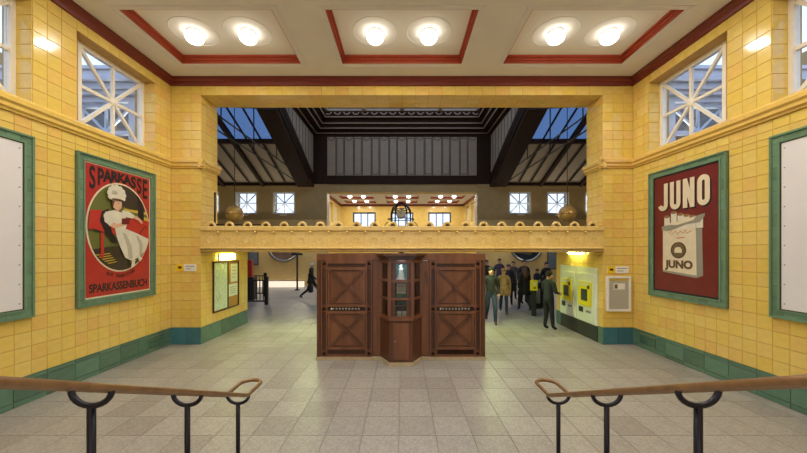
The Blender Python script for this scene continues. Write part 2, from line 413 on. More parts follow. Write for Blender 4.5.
# ceiling with coffers
COF_X = [(-4.72, -2.17), (-1.28, 1.28), (2.17, 4.72)]
COF_Y = [(5.46, 7.05), (3.08, 4.67), (.70, 2.29)]
def coffered(name, label, y0, y1, cofy):
    ys = sorted([y0, y1] + [q for c in cofy for q in c]); xs = sorted([-XW-.1, XW+.1] + [q for c in COF_X for q in c])
    c = MB()
    for i in range(len(xs)-1):
        for j in range(len(ys)-1):
            mx_, my_ = (xs[i]+xs[i+1])/2, (ys[j]+ys[j+1])/2
            hole = any(a < mx_ < b for a, b in COF_X) and any(a < my_ < b for a, b in cofy)
            c.box(xs[i], xs[i+1], ys[j], ys[j+1], 6.37 if hole else ZC, 6.6)
    o = c.build(name, 'plaster'); struct(o, label, 'ceiling'); return o
CE = coffered('ceiling', 'pale plaster ceiling with three red-trimmed coffers in the near arm', -1.6, YP+.02, COF_Y)
def coffer_parts(par, a, b, c, d):
    MB().box(a, b, c, d, 6.355, 6.369).build('coffer_panel', 'plaster_pale', par)
    t = MB()          # stepped red trim lining the recess
    for z0, z1, e in ((6.205, 6.26, .01), (6.26, 6.32, .03), (6.32, 6.355, .07)):
        t.box(a, b, d-e, d, z0, z1).box(a, b, c, c+e, z0, z1).box(a, a+e, c+e, d-e, z0, z1).box(b-e, b, c+e, d-e, z0, z1)
    t.build('coffer_trim', 'red_trim', par)
    t = MB(); e, q = .075, .022
    for g0, z0 in ((e, 6.186), ):
        t.box(a-g0-q, b+g0+q, d+g0, d+g0+q, z0, ZC).box(a-g0-q, b+g0+q, c-g0-q, c-g0, z0, ZC).box(a-g0-q, a-g0, c-g0, d+g0, z0, ZC).box(b+g0, b+g0+q, c-g0, d+g0, z0, ZC)
    t.build('coffer_moulding', 'plaster', par)
def globe_lamp(x, y, label, group, gm='globe_glass'):
    o = thing('ceiling_lamp', label, 'lamp', (x, y, 6.355), 0, group)
    MB().tube([(.42*math.cos(i*PI/16), .42*math.sin(i*PI/16), .002) for i in range(32)], .008, 6, closed=True).build('rosette_ring', 'plaster_pale', o, smooth=True)
    MB().lathe([(.1, -.03), (.12, -.02), (.15, 0)], (0, 0, 0), seg=20).build('canopy', 'white_paint', o, smooth=True)
    MB().ball((0, 0, -.105), .165, .165, .115, 14, 8).build('globe', gm, o, smooth=True)
    ld = bpy.data.lights.new('bulb', 'AREA'); ld.shape = 'DISK'; ld.size = .2; ld.energy = 13; ld.color = (1, .96, .9)
    q = bpy.data.objects.new('bulb_light', ld); COL.objects.link(q); q.parent = o; q.location = (0, 0, -.222)
    return o
cn = ['left', 'middle', 'right']; rn = ['row next to the gallery', 'second row, over the steps', 'row by the entrance door']
for (a, b), cx in zip(COF_X, cn):
    for (c, d), rw in zip(COF_Y, rn):
        coffer_parts(CE, a, b, c, d)
        for s, ln in ((-1, 'left'), (1, 'right')):
            globe_lamp((a+b)/2+s*.51, (c+d)/2, '%s glowing globe lamp in the %s ceiling coffer, %s' % (ln, cx, rw), 'globe lamps of the near arm')
# red cornice and yellow ledge
def run(prof, p, d, out):
    """profile (outwards, z) swept from p by d; out = unit vector away from the wall"""
    out = Vector(out); b = MB()
    pts = [Vector((p[0], p[1], 0))+out*q[0]+Vector((0, 0, q[1])) for q in prof]
    n = (pts[1]-pts[0]).cross(pts[2]-pts[1])
    if n.dot(Vector(d)) < 0: pts.reverse()
    return b.prism(pts, d)
def merge(*bs):
    r = MB()
    for b in bs:
        n = len(r.v); r.v += b.v; r.f += [tuple(n+i for i in f) for f in b.f]
    return r
CP = [(-.02, ZC0), (.03, ZC0), (.05, 6.07), (.05, 6.10), (.10, 6.14), (.10, ZC), (-.02, ZC)]
o = merge(run(CP, (-XW, -1.3), (0, YP+1.3, 0), (1, 0, 0)), run(CP, (XW, -1.3), (0, YP+1.3, 0), (-1, 0, 0)), run(CP, (-XW, YP), (2*XW, 0, 0), (0, -1, 0))).build('trim_1', 'red_cornice')
struct(o, 'dark red cornice running round the top of the near arm', 'cornice')
LP = [(-.02, ZL0), (.025, ZL0), (.025, 4.13), (.06, 4.15), (.06, 4.20), (.09, 4.23), (.09, 4.29), (.03, ZL1), (-.02, ZL1)]
for sgn, side, n in ((-1, 'left', 2), (1, 'right', 3)):
    o = merge(run(LP, (sgn*XW, -1.3), (0, YP+1.3, 0), (-sgn, 0, 0)), run(LP, (sgn*(XP-.09), YP), (sgn*(XW-XP+.09), 0, 0), (0, -1, 0)),
              run(LP, (sgn*XP, YP-.09), (0, YB-YP+.12, 0), (-sgn, 0, 0))).build('trim_%d' % n, 'tile_yellow')
    struct(o, 'yellow moulded ledge under the windows on the %s wall and pier' % side, 'ledge')
# piers with the deep passage walls below the gallery
for sgn, side in ((-1, 'left'), (1, 'right')):
    a, b = sorted((sgn*(XP+.008), sgn*(XW+.45)))
    w = MB().box(a, b, YP+.008, YB, 0, 6.6).box(a, b, YB, YG, 0, 2.14).build('wall_pier_'+side, 'grout')
    struct(w, 'yellow tiled pier on the %s of the gallery opening' % side, 'wall')
    MFr = basis((0, YP+.008, 0), (1, 0, 0), (0, 0, 1))
    fa, fb = sorted((sgn*XP, sgn*XW)); ph = sgn*XP
    cs = field(MFr, fa, fb, ZB, ZL0, .235, .209, ph, ZB) + field(MFr, fa, fb, ZL1, ZC0, .235, .214, ph, ZL1)
    if sgn < 0: MJ = basis((-XP-.008, 0, 0), (0, 1, 0), (0, 0, 1)); U = lambda y: y
    else: MJ = basis((XP+.008, 0, 0), (0, -1, 0), (0, 0, 1)); U = lambda y: -y
    def rng(y0, y1): return (min(U(y0), U(y1)), max(U(y0), U(y1)))
    hole = [(*rng(8.09, 9.35), .635, 1.91)] if sgn < 0 else [(*rng(7.83, 9.64), 0, 1.77)]
    cs += field(MJ, *rng(YP, YG), ZB, 2.14, TS, .209, U(YP), ZB, hole)
    cs += field(MJ, *rng(YP, YB), 2.77, ZO, .225, .214, U(YP), ZL1)
    lay(cs, 'tile', 'tile_yellow', w)
    bs = field(MFr, fa, fb, 0, ZB, .35, .5, ph)
    lay(bs, 'skirting_tile', 'tile_teal', w, t=.016)
    bs = field(MJ, *rng(YP, YG), 0, ZB, .43, .5, U(YP), 0, [h for h in hole if sgn > 0])
    lay(bs, 'baseboard_tile', 'tile_green', w, t=.014)
# lintel over the opening
w = MB().box(-XP-.008, XP+.008, YP+.008, YB, ZO+.008, 6.6).build('wall_lintel', 'grout'); struct(w, 'yellow tiled lintel spanning the opening to the main hall', 'wall')
cs = field(basis((0, YP+.008, 0), (1, 0, 0), (0, 0, 1)), -XP, XP, ZO, ZC0, .312, .4)
lay(cs, 'tile', 'tile_yellow', w)
cs = field(basis((0, 0, ZO+.008), (1, 0, 0), (0, -1, 0)), -XP, XP, -YB, -YP, .312, .23)
lay(cs, 'soffit_tile', 'tile_yellow', w)
# ------------------------------------------------------------------ gallery bridge
ga = thing('gallery_beam', 'cream glazed gallery beam with round bosses spanning the opening between the piers', 'beam')
MB().box(-XP, XP, YP+.03, YG, 2.15, 2.72).build('slab', 'tile_cream', ga)
sp = .433
low = [(-.02, 2.15), (.04, 2.15), (.04, 2.165), (.07, 2.175), (.07, 2.20), (.035, 2.203), (.035, 2.217), (.11, 2.228), (.11, 2.255), (.02, 2.275), (-.02, 2.275)]
for i in range(-11, 11):
    MB_ = run(low, (i*sp*.983+.002, YP+.02), (sp*.983-.004, 0, 0), (0, -1, 0)); MB_.build('lower_moulding', 'tile_cream', ga)
cap = [(-.02, 2.63), (.02, 2.63), (.055, 2.66), (.055, 2.74), (.04, 2.755), (-.25, 2.755), (-.25, 2.72)]
for i in range(-11, 11):
    run(cap, (i*sp*.983+.002, YP+.02), (sp*.983-.004, 0, 0), (0, -1, 0)).build('coping', 'tile_cream', ga)
pm = MB().box(-sp/2*.98, sp/2*.98, 0, .03, -.178, .178).mesh('frieze_panel', 'tile_cream')
bm = MB().lathe([(.07, -.005), (.07, .008), (.058, .008), (.056, .003), (.03, .009)], (0, 0, 0), 'y', 18).mesh('boss', 'tile_cream', True)
nm = MB().lathe([(.03, 0), (.028, .02), (.012, .036)], (0, 0, 0), 'y', 10).mesh('nub', 'tile_cream', True)
am = MB().tube([(.085*math.cos(PI*i/12), 0, .085*math.sin(PI*i/12)) for i in range(13)], .03, 8).mesh('antefix', 'tile_cream', True)
hm = MB().prism([(.06*math.cos(PI*i/8), -.03, .06*math.sin(PI*i/8)) for i in range(9)], (0, .05, 0)).mesh('antefix_back', 'wood_dark')
for i in range(22):
    x = (i-10.5)*sp*.983
    link('frieze_panel', pm, ga, Matrix.Translation((x, YP+.005, 2.45)))
    link('boss', bm, ga, Matrix.Translation((x, YP+.005, 2.43)))
    if i: link('nub', nm, ga, Matrix.Translation((x-sp*.49, YP-.03, 2.615)))
    a_ = link('antefix', am, ga, Matrix.Translation((x, YP+.05, 2.755)))
    link('antefix_back', hm, a_, Matrix.Translation((0, .03, 0)))
# ------------------------------------------------------------------ main hall shell
HW = [(6.68, 8.05), (9.05, 10.42), (11.42, 12.79)]
def hall_wall(name, label, y0, y1, sgns, m, zt=6.34):
    w = MB()
    for sg in sgns:
        xs = [XP] + [q for h in HW for q in h] + [XE+.3]
        lo_, hi_ = 4.45, 5.82
        def bx(a, b, z0, z1):
            p, q = sorted((sg*a, sg*b)); w.box(p, q, y0, y1, z0, z1)
        bx(XP, XE+.3, 0, lo_); bx(XP, XE+.3, hi_, zt)
        for i in range(0, len(xs), 2): bx(xs[i], xs[i+1], lo_, hi_)
    if m == 'far': w.box(-XP, XP, y0, y1, ZO, zt)
    o = w.build(name, 'hall_wall'); struct(o, label, 'wall'); return o
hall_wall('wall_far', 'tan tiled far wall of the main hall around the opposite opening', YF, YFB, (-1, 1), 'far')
for sg, side in ((-1, 'left'), (1, 'right')):
    w = MB(); 
    def bx(a, b, y0, y1, z0, z1):
        p, q = sorted((sg*a, sg*b)); w.box(p, q, y0, y1, z0, z1)
    bx(XW+.45, XE+.3, YB-.3, YB, 0, 4.45); bx(XW+.45, XE+.3, YB-.3, YB, 5.82, 6.34)
    xs = [XW+.45]+[q for h in HW for q in h]+[XE+.3]
    for i in range(0, len(xs), 2): bx(xs[i], xs[i+1], YB-.3, YB, 4.45, 5.82)
    o = w.build('wall_wing_'+side, 'ext_stone'); struct(o, 'grey stone outer wall of the main hall wing seen through the %s windows' % side, 'wall')
    # outer cornice, string course
    c = MB(); w = c
    for z0, z1, e in ((5.95, 6.05, .12), (6.05, 6.2, .2), (6.2, 6.42, .34), (6.42, 6.5, .4), (5.0, 5.06, .06)): bx(XW+.45, XE+.3, YB-.3-e, YB-.3, z0, z1)
    o = c.build('trim_%d' % (4 if sg < 0 else 5), 'ext_stone'); struct(o, 'stepped stone eaves cornice outside the %s windows' % side, 'cornice')
    w = MB(); bx(XE, XE+.3, YB, YF, 0, 8.9); o = w.build('wall_wing_end_'+side, 'hall_wall'); struct(o, 'end wall of the %s hall wing' % side, 'wall')
    for i, (a, b) in enumerate(HW):
        cx = sg*(a+b)/2; nm_ = ['nearest the central opening', 'second from the central opening', 'outermost, half hidden by the pier'][i]
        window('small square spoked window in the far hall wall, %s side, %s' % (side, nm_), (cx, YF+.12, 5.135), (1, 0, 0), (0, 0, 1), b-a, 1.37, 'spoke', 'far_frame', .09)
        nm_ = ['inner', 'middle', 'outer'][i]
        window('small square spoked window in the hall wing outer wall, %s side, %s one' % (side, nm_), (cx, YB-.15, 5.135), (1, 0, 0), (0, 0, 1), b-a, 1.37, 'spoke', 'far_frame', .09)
o = MB()
for sg in (-1, 1):
    p, q = sorted((sg*XP, sg*XE)); o.box(p, q, YF-.09, YF, 4.2, 4.34); o.box(p, q, YF-.05, YF, 4.1, 4.2)
    p, q = sorted((sg*XP, sg*XE)); o.box(p, q, YF-.05, YF, 6.1, 6.34)
o = o.build('trim_6', 'hall_wall'); struct(o, 'tan ledge under the small windows on the far hall wall', 'ledge')
# far arm
c0 = YB+YF   # mirror: y -> c0 - y
fa = MB()
for sg in (-1, 1):
    a, b = sorted((sg*XW, sg*(XW+.45))); fw_ = [(c0-y1, c0-y0) for y0, y1 in WIN_Y[:3]]
    fa = MB().box(a, b, YFB-.3, YE+.3, 0, WZ0).box(a, b, YFB-.3, YE+.3, WZ1, 6.6)
    ys = [YFB-.3]+[q for p in fw_ for q in p]+[YE+.3]
    for i in range(0, len(ys), 2): fa.box(a, b, ys[i], ys[i+1], WZ0, WZ1)
    side = 'left' if sg < 0 else 'right'
    o = fa.build('wall_far_arm_'+side, 'tile_yellow_far'); struct(o, 'yellow %s wall of the opposite entrance arm' % side, 'wall')
    for i, (y0, y1) in enumerate(fw_):
        window('square spoked window in the %s wall of the opposite arm, %s from the hall' % (side, ['first', 'second', 'third'][i]), (sg*(XW+.29), (y0+y1)/2, (WZ0+WZ1)/2), (0, -sg, 0), (0, 0, 1), y1-y0, WZ1-WZ0)
    a, b = sorted((sg*XP, sg*XW)); MB_ = MB().box(a, b, YFB-.02, YFB+.05, 0, 6.2)
EW = [(-4.3, -2.3), (-1.0, 1.0), (2.3, 4.3)]
w = MB().box(-XW-.4, XW+.4, YE, YE+.35, 0, 3.9).box(-XW-.4, XW+.4, YE, YE+.35, 5.5, 6.6)
xs = [-XW-.4]+[q for p in EW for q in p]+[XW+.4]
for i in range(0, len(xs), 2): w.box(xs[i], xs[i+1], YE, YE+.35, 3.9, 5.5)
o = w.build('wall_far_end', 'tile_yellow_far'); struct(o, 'yellow end wall of the opposite arm with three windows', 'wall')
for (a, b), nm_ in zip(EW, ('left', 'middle', 'right')):
    window('dark-framed three-pane window in the end wall of the opposite arm, %s one' % nm_, ((a+b)/2, YE+.12, 4.7), (1, 0, 0), (0, 0, 1), b-a, 1.6, 'triple', 'dark_frame', .12)
FY = [(c0-d, c0-c) for c, d in COF_Y]
CF = coffered('ceiling_far', 'pale coffered ceiling of the opposite entrance arm', YFB-.02, YE+.3, FY[:3])
rn2 = ['first row from the hall', 'second row from the hall', 'third row from the hall']
for (a, b), cx in zip(COF_X, cn):
    for (c, d), rw in zip(FY, rn2):
        coffer_parts(CF, a, b, c, d)
        for s, ln in ((-1, 'left'), (1, 'right')):
            globe_lamp((a+b)/2+s*.51, (c+d)/2, 'tiny %s globe lamp, %s coffer, %s, in the opposite arm' % (ln, cx, rw), 'globe lamps of the opposite arm', 'globe_far')
o = merge(run(CP, (-XW, YFB), (0, YE-YFB, 0), (1, 0, 0)), run(CP, (XW, YFB), (0, YE-YFB, 0), (-1, 0, 0)), run(CP, (-XW, YE), (2*XW, 0, 0), (0, -1, 0))).build('trim_7', 'red_cornice')
struct(o, 'dark red cornice at the top of the opposite arm', 'cornice')
o = MB().box(-80, 80, -60, 120, -.6, -.31).build('ground', 'ground'); struct(o, 'grey paved square outside', 'ground')
# ------------------------------------------------------------------ glazed wing roofs
SL = .409; ZE = 6.32
YPU = 16.84                                    # purlin between boarded and glazed part
def rz_(y): return ZE + SL*(min(YF-y, y-YB))
for sg, side in ((-1, 'left'), (1, 'right')):
    r = bpy.data.objects.new('roof_'+side, None); COL.objects.link(r); struct(r, 'sloping roof of the %s hall wing, grey boards below and blue glass above' % side, 'roof')
    bays = [5.5, 8.63, 11.1, XE]
    for near in (0, 1):
        Y = (lambda y: y) if not near else (lambda y: c0-y)
        def pt(x, y, dz=0): return (sg*x, Y(y), rz_(y)+dz)
        # big beam along the crossing
        MB().bar(pt(5.98, YF, -.05), pt(5.98, YM, -.05), 1.04, .32).build('crossing_beam', 'wood_black', r)
        MB().bar(pt(5.62, YF-.9, -.3), pt(5.62, YM, -.3), .2, .26).build('crossing_rib', 'wood_black', r)
        for x in bays[1:]:
            MB().bar(pt(x, YF, -.06), pt(x, YM, -.06), .17, .26).build('rafter', 'wood_black', r)
        p = MB().bar(pt(5.5, YPU, -.03), pt(XE, YPU, -.03), .2, .22); p.build('purlin', 'wood_black', r)
        MB().bar(pt(5.5, YF-.06, -.02), pt(XE, YF-.06, -.02), .16, .24).build('wall_plate', 'wood_black', r)
        MB().bar(pt(5.5, YM, 0), pt(XE, YM, 0), .25, .3).build('ridge_beam', 'wood_black', r)
        edges = [6.5, 7.2, 7.92, 8.63, 9.45, 10.28, 11.1, 11.93, 12.77, XE]
        for i in range(len(edges)-1):
            x0, x1 = edges[i]+.02, edges[i+1]-.02
            n = 1 if True else 0
            q = [pt(x0, YF, .03), pt(x1, YF, .03), pt(x1, YPU, .03), pt(x0, YPU, .03)]
            MB().prism(q, (0, 0, .06)).build('roof_board', 'panel_grey', r)
            a_, b_ = x0+.07, x1-.07                     # thin bead framing the board
            bb = MB()
            for s_, e_ in (((a_, YF-.25), (b_, YF-.25)), ((b_, YF-.25), (b_, YPU+.2)), ((a_, YPU+.2), (a_, YF-.25))):
                bb.bar(pt(*s_, .02), pt(*e_, .02), .02, .03)
            bb.build('bead', 'panel_line', r)
            q = [pt(x0, YPU, .03), pt(x1, YPU, .03), pt(x1, YM, .03), pt(x0, YM, .03)]
            MB().prism(q, (0, 0, .01)).build('roof_pane', 'roof_glass', r)
            if edges[i] not in bays and edges[i] != 6.5:
                MB().bar(pt(edges[i], YF, 0), pt(edges[i], YM, 0), .05, .1).build('glazing_bar', 'wood_black', r)
    # tie rods and posts of the truss beside the crossing
    for x in (6.5,):
        MB().tube([(sg*x, YB, 6.42), (sg*x, YF, 6.42)], .03, 6).build('tie_rod', 'iron_black', r)
        MB().tube([(sg*x, c0-18.6, 6.96), (sg*x, 18.6, 6.96)], .03, 6).build('tie_rod', 'iron_black', r)
        MB().tube([(sg*x, YM, 6.40), (sg*x, YM, rz_(YM))], .025, 6).build('king_post', 'iron_black', r)
        for y in (17.0, c0-17.0): MB().tube([(sg*x, y, 6.9), (sg*x, y, rz_(y))], .022, 6).build('queen_post', 'iron_black', r)
# ------------------------------------------------------------------ lantern over the crossing
XT = 5.46
tw = bpy.data.objects.new('wall_lantern', None); COL.objects.link(tw); struct(tw, 'dark timber lantern walls with grey upright panels above the crossing', 'wall')
MB().box(-XT, XT, YF-.06, YF+.3, 6.30, 9.6).build('back_boarding', 'wood_black', tw)
MB().box(-XT, XT, YB-.3, YB+.06, 6.30, 9.6).build('front_boarding', 'wood_black', tw)
st = .548
for i in range(17):
    x = (i-8)*st
    MB().box(x-st/2+.02, x+st/2-.02, YF-.09, YF-.06, 6.83, 9.22).build('lantern_panel', 'panel_grey', tw)
    f = MB()
    if i % 2:
        a, b = x-st/2+.05, x+st/2-.05
        f.box(a, a+.035, YF-.105, YF-.09, 6.9, 9.15).box(b-.035, b, YF-.105, YF-.09, 6.9, 9.15).box(a, b, YF-.105, YF-.09, 9.12, 9.15).box(a, b, YF-.105, YF-.09, 6.9, 6.93)
        f.build('inset_frame', 'panel_line', tw)
    else:
        ps = [(x+.2*math.cos(PI+PI*j/10), YF-.09, 9.21+.2*math.sin(PI+PI*j/10)) for j in range(11)]
        f.tube(ps, .02, 6).build('swag', 'panel_line', tw)
for sg in (-1, 1):
    q = [(sg*XT, YB, ZE), (sg*XT, YM, rz_(YM)), (sg*XT, YF, ZE), (sg*XT, YF, 9.6), (sg*XT, YB, 9.6)]
    if sg > 0: q.reverse()
    MB().prism(q, (sg*.25, 0, 0)).build('side_boarding', 'wood_black', tw)
    y = YF-.42
    while y-st > YB+.3:
        y1, y0 = y-.01, y-st+.01
        z1, z0 = rz_(y1)+.45, rz_(y0)+.45
        if max(z0, z1) < 9.2:
            q = [(sg*XT, y0, z0), (sg*XT, y1, z1), (sg*XT, y1, 9.22), (sg*XT, y0, 9.22)]
            if sg > 0: q.reverse()
            MB().prism(q, (-sg*.03, 0, 0)).build('lantern_panel', 'panel_grey', tw)
            MB().box(*sorted((sg*(XT-.03), sg*(XT-.045))), y0+.04, y0+.075, max(z0, z1), 9.18).build('inset_frame', 'panel_line', tw)
        y -= st
ct = bpy.data.objects.new('ceiling_lantern', None); COL.objects.link(ct); struct(ct, 'stepped dark coved lantern ceiling with pale lines and a skylight', 'ceiling')
def ring(inn, wd, z0, z1, name, m):
    x1, y1, y0 = XT-inn, YF-inn, YB+inn; b = MB()
    b.box(-x1, x1, y1-wd, y1, z0, z1).box(-x1, x1, y0, y0+wd, z0, z1).box(-x1, -x1+wd, y0+wd, y1-wd, z0, z1).box(x1-wd, x1, y0+wd, y1-wd, z0, z1)
    return b.build(name, m, ct)
for inn, wd, z0, z1 in ((-.02, .2, 9.43, 9.75), (.16, .34, 9.62, 9.95), (.46, .2, 9.86, 10.2), (.62, .26, 10.15, 10.46), (.84, .1, 10.3, 10.7)):
    ring(inn, wd, z0, z1, 'cove_step', 'wood_black')
for inn, z in ((.14, 9.425), (.46, 9.615), (.62, 9.855), (.86, 10.14)):
    ring(inn, .045, z-.02, z+.035, 'cove_line', 'line_pale')
for i in range(17):
    x = (i-8)*st
    MB().tube([(x+.17*math.cos(PI+PI*j/8), YF-.97, 10.40+.14*math.sin(PI+PI*j/8)) for j in range(9)], .03, 6).build('swag', 'line_pale', ct)
xs = [-4.5, -2.25, 0, 2.25, 4.5]; y0, y1 = YB+.94, YF-.94
for i in range(4):
    for j in range(4):
        a, b = y0+(y1-y0)*j/4, y0+(y1-y0)*(j+1)/4
        MB().box(xs[i]+.1, xs[i+1]-.1, a+.06, b-.06, 10.50, 10.52).build('skylight_pane', 'window_glass', ct)
for x in xs: MB().box(x-.1, x+.1, y0, y1, 10.46, 10.6).build('skylight_bar', 'line_pale', ct)
for j in range(5): MB().box(-4.6, 4.6, y0+(y1-y0)*j/4-.06, y0+(y1-y0)*j/4+.06, 10.47, 10.59).build('skylight_bar', 'line_pale', ct)
# ------------------------------------------------------------------ handrails
def handrail(xc, label):
    o = thing('handrail', label, 'handrail', (xc, 3.03, 0))
    h = lambda y: .87+.47*max(0, 3.0-y)
    d = .1
    L = [(-d, y-3.03, h(y)) for y in (.75, 1.2, 1.7, 2.2, 2.7, 2.92, 3.0, 3.06, 3.2)]
    arc = [(-d*math.cos(PI*i/10), .23+d*math.sin(PI*i/10), .87) for i in range(11)]
    R = [(d, p[1], p[2]) for p in reversed(L)]
    MB().tube(L+arc+R, .0185, 10).build('rail', 'bronze', o, smooth=True)
    for y, g in ((3.03, 0), (2.315, .30), (1.60, .75), (.885, 1.05)):
        zt = h(y)
        a = [(-d*math.cos(PI*i/12), y-3.03, zt-.01-.078*math.sin(PI*i/12)) for i in range(13)]
        MB().tube(a, .0145, 8).build('yoke', 'iron', o, smooth=True)
        p = MB().tube([(0, y-3.03, g), (0, y-3.03, zt-.088)], .0185, 10).build('post', 'iron', o, smooth=True)
        MB().lathe([(.05, 0), (.05, .012), (.025, .02)], (0, y-3.03, g), seg=14).build('foot_plate', 'iron', p, smooth=True)
    return o
handrail(-1.515, 'bronze double handrail with looped end on the left of the steps')
handrail(1.445, 'bronze double handrail with looped end on the right of the steps')
# ------------------------------------------------------------------ wooden kiosk
ki = thing('ticket_kiosk', 'dark wooden ticket kiosk with cross-braced screens and a projecting glazed bay', 'kiosk', (-.02, 6.57, 0)); ki.scale = (.982, 1, 1)
KY = 6.57
def kb(name, m, x0, x1, d0, d1, z0, z1, par=ki): return MB().box(x0, x1, -d0, -d1, z0, z1).build(name, m, par) if d0 > d1 else MB().box(x0, x1, -d1, -d0, z0, z1).build(name, m, par)
MB().box(-1.70, 1.70, .005, 1.9, .07, 2.12).build('body', 'wood', ki)
MB().box(-1.73, 1.73, -.03, 1.9, 0, .07).build('plinth', 'stone_pale', ki)
for s in (-1, 1):
    def bx(name, m, a, b, d, z0, z1, par=None, d0=.0):
        p, q = sorted((s*a, s*b)); return MB().box(p, q, -d, -d0, z0, z1).build(name, m, par or ki)
    bx('head_rail', 'wood_light', .42, 1.71, .035, 2.0, 2.125)
    for a, b in ((.584, .719), (1.495, 1.63)):
        st_ = bx('stile', 'wood_light', a, a+.03, .035, .07, 2.0); st_ = bx('stile', 'wood_light', b-.03, b, .035, .07, 2.0)
        for z0, z1 in ((.07, .10), (.16, .22), (.96, .99), (1.05, 1.10), (1.82, 1.89), (1.95, 2.0)): bx('stile_block', 'wood', a+.03, b-.03, .03, z0, z1)
        for z in (.13, 1.02, 1.92): bx('spy_hole', 'wood_black', a+.037, b-.037, .006, z-.028, z+.028)
        for z0, z1 in ((.22, .96), (1.10, 1.82)): bx('stile_panel', 'wood_dark', a+.03, b-.03, .004, z0, z1)
    bx('corner_post', 'wood', 1.65, 1.71, .03, .07, 2.0)
    bx('plain_panel', 'wood_light', .42, .575, .012, .09, 1.98)
    x0, x1 = .757, 1.459
    bx('rail', 'wood_light', .719, 1.495, .032, 1.93, 2.0); bx('rail', 'wood_light', .719, 1.495, .04, 1.80, 1.855)
    bx('rail_panel', 'wood_dark', .75, 1.47, .006, 1.855, 1.93)
    bx('rail', 'wood_light', .719, 1.495, .04, 1.065, 1.115); bx('rail', 'wood_light', .719, 1.495, .04, .93, .985)
    bd = bx('letter_band', 'ink', .75, 1.47, .012, .995, 1.055)
    n_ = 9
    for i in range(n_): bx('band_mark', 'sign_grey', .84+i*.065, .875+i*.065, .015, 1.01, 1.045, bd, .012)
    pl = bx('band_button', 'sign_white', 1.40 if s < 0 else .79, 1.43 if s < 0 else .82, .018, 1.008, 1.045, bd, .012)
    bx('rail', 'wood_light', .719, 1.495, .04, .215, .27); bx('rail', 'wood_light', .719, 1.495, .03, .07, .115)
    bx('rail_panel', 'wood_black' if s > 0 else 'wood_dark', .75, 1.47, .006, .115, .215)
    for z0, z1 in ((.27, .93), (1.115, 1.80)):
        bx('stile', 'wood_light', .729, .765, .036, z0, z1); bx('stile', 'wood_light', 1.45, 1.485, .036, z0, z1)
        bx('door_panel', 'wood_light', .765, 1.45, .008, z0, z1)
        for dd, p, q in ((.018, (.765, z0), (1.45, z1)), (.0205, (.765, z1), (1.45, z0))):
            MB().bar((s*p[0], -dd, p[1]), (s*q[0], -dd, q[1]), .05, .036, (0, 1, 0)).build('cross_brace', 'wood', ki)
        bd = MB(); a_, b_ = sorted((s*.765, s*1.45)); bd.box(a_, b_, -.02, 0, z0, z0+.02).box(a_, b_, -.02, 0, z1-.02, z1).build('panel_bead', 'wood_dark', ki)
# scribble and small sticker on the right plain panel
sc = MB(); r2 = random.Random(3)
for j in range(3):
    pts = [(.49+.02*j+r2.uniform(-.02, .02), 1.78-.26*(i/6)-.02*j) for i in range(7)]
    stroke_mb(sc, pts, .007, 0, .002)
sc.build('scribble', 'ink', ki, basis((0, -.013, 0), (1, 0, 0), (0, 0, 1)))
MB().box(.44, .54, -.018, -.012, 1.985, 2.005).build('sticker', 'sign_white', ki)
# the bay
def hexo(e, z0, z1, y_off=0):
    p = [(-.41-e, 0), (-.225-e*.7, -.36-e), (.225+e*.7, -.36-e), (.41+e, 0)]
    return MB().prism([(x, y, z0) for x, y in p], (0, 0, z1-z0))
by = hexo(0, .06, .86).build('bay_base', 'wood', ki); hexo(.02, 0, .07).build('bay_plinth', 'stone_pale', ki)
hexo(.035, .865, .905).build('bay_ledge', 'wood_light', ki)
hexo(.03, 2.0, 2.05).build('bay_cornice', 'wood', ki); hexo(.08, 2.05, 2.09).build('bay_cornice', 'wood_dark', ki); hexo(.12, 2.09, 2.13).build('bay_cornice', 'wood', ki)
dr = MB().box(-.15, .15, -.372, -.36, .12, .82).build('bay_door', 'wood_light', ki)
MB().lathe([(.012, 0), (.012, .012)], (-.11, -.372, .47), 'y', 10).build('lock', 'metal_grey', dr)
MB().box(-.39, .39, -.05, -.01, .905, 2.0).build('bay_back', 'wood_dark', ki)
P = [(-.41, 0), (-.225, -.36), (.225, -.36), (.41, 0)]
for x, y in P[1:3]: MB().bar((x*.95, y+.02, .905), (x*.95, y+.02, 2.0), .06, .05).build('bay_post', 'wood_light', ki)
for x in (-.14, .14): MB().box(x-.025, x+.025, -.36, -.325, .905, 2.0).build('bay_post', 'wood', ki)
for z in (.92, 1.27, 1.615, 1.975): MB().box(-.21, .21, -.362, -.325, z-.022, z+.022).build('bay_rail', 'wood_light', ki)
for z0, z1 in ((.94, 1.25), (1.29, 1.595), (1.637, 1.953)): MB().box(-.115, .115, -.345, -.341, z0, z1).build('bay_pane', 'cabinet_glass', ki)
for x in (-.18, .18): MB().box(x-.018, x+.018, -.347, -.341, .94, 1.953).build('bay_strip', 'wood_dark', ki)
for s in (-1, 1):
    a, b = Vector((s*.405, -.01, 0)), Vector((s*.222, -.365, 0))
    for z in (.92, 1.27, 1.615, 1.975):
        MB().bar((*a.xy, z), (*b.xy, z), .045, .045).build('bay_rail', 'wood_light', ki)
    m_ = (a+b)/2
    for t_ in (.06, .92):
        q = a.lerp(b, t_); MB().bar((q.x, q.y, .92), (q.x, q.y, 1.99), .045, .045).build('bay_post', 'wood_light', ki)
    for z0, z1 in ((.94, 1.25), (1.29, 1.595), (1.637, 1.953)):
        p, q = a.lerp(b, .1), a.lerp(b, .9); n = Vector((s*.004, -.002, 0))
        MB().prism([(p.x, p.y, z0), (q.x, q.y, z0), (q.x, q.y, z1), (p.x, p.y, z1)], n).build('bay_pane', 'cabinet_glass', ki)
for z in (1.262, 1.607): MB().box(-.2, .2, -.32, -.05, z-.012, z).build('bay_shelf', 'wood', ki)
